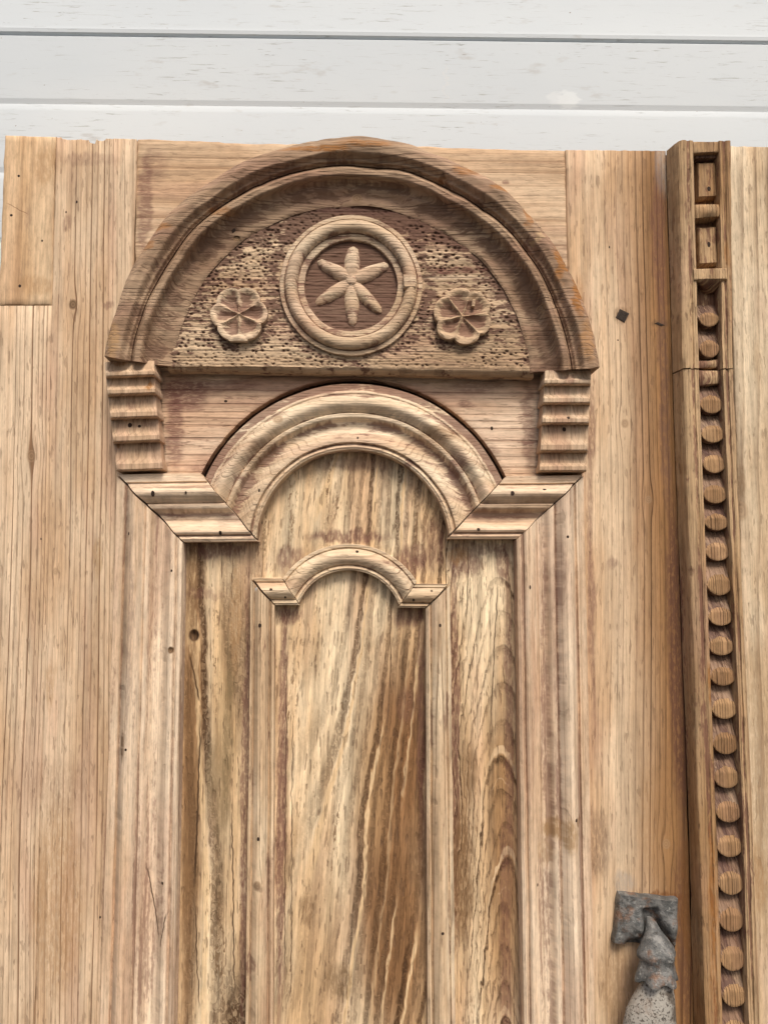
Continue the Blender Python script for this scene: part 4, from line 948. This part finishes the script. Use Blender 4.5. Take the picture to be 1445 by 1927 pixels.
hand = loft('hand', M['hand'], [(1236, 1828, 0.026, 24, 0.010, 0, 1, 0), (1236, 1845, 0.026, 27, 0.011, 0, 1, 0), (1234, 1858, 0.026, 31, 0.012, 0, 1, 0), (1230, 1875, 0.026, 37.5, 0.0135, 0, 1, 0), (1224, 1900, 0.027, 45, 0.015, 0, 1, 0), (1221, 1930, 0.027, 49.5, 0.016, 0, 1, 0), (1219, 1970, 0.027, 53, 0.0165, 0, 1, 0), (1218, 2010, 0.028, 53, 0.016, 0, 1, 0), (1218, 2050, 0.030, 50, 0.0145, 0, 1, 0), (1218, 2080, 0.031, 44, 0.011, 0, 1, 0)], seed=3, amp=0.001, parent=kn)
for k, (fx, ln) in enumerate(((1183, 78), (1206, 92), (1230, 88), (1252, 70))):
    loft('finger', M['hand'], [(fx, 2045, 0.030, 11, 0.0065, 0, 1, 0), (fx, 2070, 0.036, 11.5, 0.0065, 0, 1, 0), (fx+1, 2050+ln*0.55, 0.037, 11, 0.006, 0, 1, 0), (fx+2, 2050+ln*0.85, 0.030, 10, 0.0055, 0, 1, 0), (fx+2, 2050+ln, 0.020, 8, 0.005, 0, 1, 0), (fx+2, 2052+ln, 0.013, 4, 0.003, 0, 1, 0)], n=20, parent=hand)
loft('thumb', M['hand'], [(1262, 1975, 0.020, 14, 0.006, 0, 1, 0), (1270, 2005, 0.018, 13, 0.006, 0, 1, 0), (1272, 2045, 0.015, 11, 0.005, 0, 1, 0), (1262, 2085, 0.013, 9, 0.004, 0, 1, 0), (1258, 2098, 0.012, 4, 0.002, 0, 1, 0)], n=20, parent=hand)
loft('ball', M['iron'], [(1220, 2062+38*(1-math.cos(a)), 0.0195, max(2, 38*math.sin(a)), max(0.001, 0.0165*math.sin(a)), 0, 1, 0) for a in np.linspace(0.05, math.pi-0.05, 12)], n=28, parent=kn)

# ------------------------------------------------------------------ nails, driven where the photograph shows them
def nail_mesh(name, mat, n=10, square=False):
    verts = [(0, -0.12, 0)]; m = 4 if square else n
    for r, y in ((0.55, -0.16), (0.9, -0.10), (1.0, 0.25)):
        for i in range(m):
            a = 2*math.pi*i/m+0.4; k = 1+0.15*nz(math.cos(a)*2, math.sin(a)*2, 3); verts.append((r*k*math.cos(a), y, r*k*math.sin(a)))
    faces = [(0, 1+i, 1+(i+1) % m) for i in range(m)]
    for q in range(2):
        for i in range(m): faces.append((1+q*m+i, 1+(q+1)*m+i, 1+(q+1)*m+(i+1) % m, 1+q*m+(i+1) % m))
    me = bpy.data.meshes.new(name); me.from_pydata(verts, [], faces); me.update(); me.materials.append(mat); return me
nm = nail_mesh('nail', M['nail']); nsq = nail_mesh('nail', M['nail_worn'], square=True)
NAILS = [(36, 331, 3), (22, 405, 3), (38, 538, 3), (243, 1004, 3), (323, 1074, 2.6), (237, 1411, 3), (288, 929, 4), (350, 927, 3), (415, 1003, 3), (964, 928, 4), (1024, 921, 3.2), (900, 996, 3), (1068, 1010, 3.2), (997, 1105, 3), (1011, 1665, 2.6), (1084, 1544, 3.2),
         (510, 1109, 3), (537, 1124, 3.2), (672, 1038, 3), (778, 1129, 3), (812, 1112, 2.6), (489, 1177, 3), (828, 1177, 3), (486, 1579, 2.6), (833, 1757, 2.8), (425, 755, 3), (925, 806, 3), (488, 923, 3), (673, 824, 2.4),
         (245, 800, 4), (263, 802, 3), (1069, 786, 3), (1061, 808, 4), (440, 434, 4), (80, 453, 2), (125, 399, 2), (145, 380, 2), (306, 1662, 2.8), (189, 1726, 2), (78, 1014, 2), (1162, 640, 2), (1146, 465, 2), (1333, 355, 5), (1333, 460, 4)]
for k, (px, py, r) in enumerate(NAILS):
    d = ray(px, py); best = None
    for (ob, bvh) in PARTS:
        hit = bvh.ray_cast(CAM, d)
        if hit[0] is not None and (best is None or hit[3] < best[1]): best = (ob, hit[3], hit[0], hit[1])
    if not best: continue
    ob, dist, loc, nor = best
    o = bpy.data.objects.new('nail', nm); COL.objects.link(o)
    par = ob if (ob.parent and ob.parent.parent is None) else ob.parent
    o.parent = par; o.location = loc-root_loc(par); s_ = r*0.0005
    if nor.y > 0: nor = -nor
    o.rotation_mode = 'QUATERNION'; o.rotation_quaternion = Vector((0, -1, 0)).rotation_difference(nor); o.scale = (s_*(0.7+0.5*random.random()), s_*0.6, s_*(0.8+0.8*random.random()))
for (px, py, r, rot) in ((1170, 594, 15, 0.1), (1240, 610, 7, 0.3)):
    x_, z_ = (float(q) for q in P(px, py, 0.0)); o = bpy.data.objects.new('nail', nsq); COL.objects.link(o)
    par = [c for c in left.children if c.name.startswith('stile')][2]
    o.parent = par; o.location = Vector((x_, 0, z_))-root_loc(par); s_ = r*0.0005; o.scale = (s_*(1.6 if r < 10 else 1.0), s_*0.7, s_*(0.45 if r < 10 else 1.0)); o.rotation_euler = (0, rot, 0)
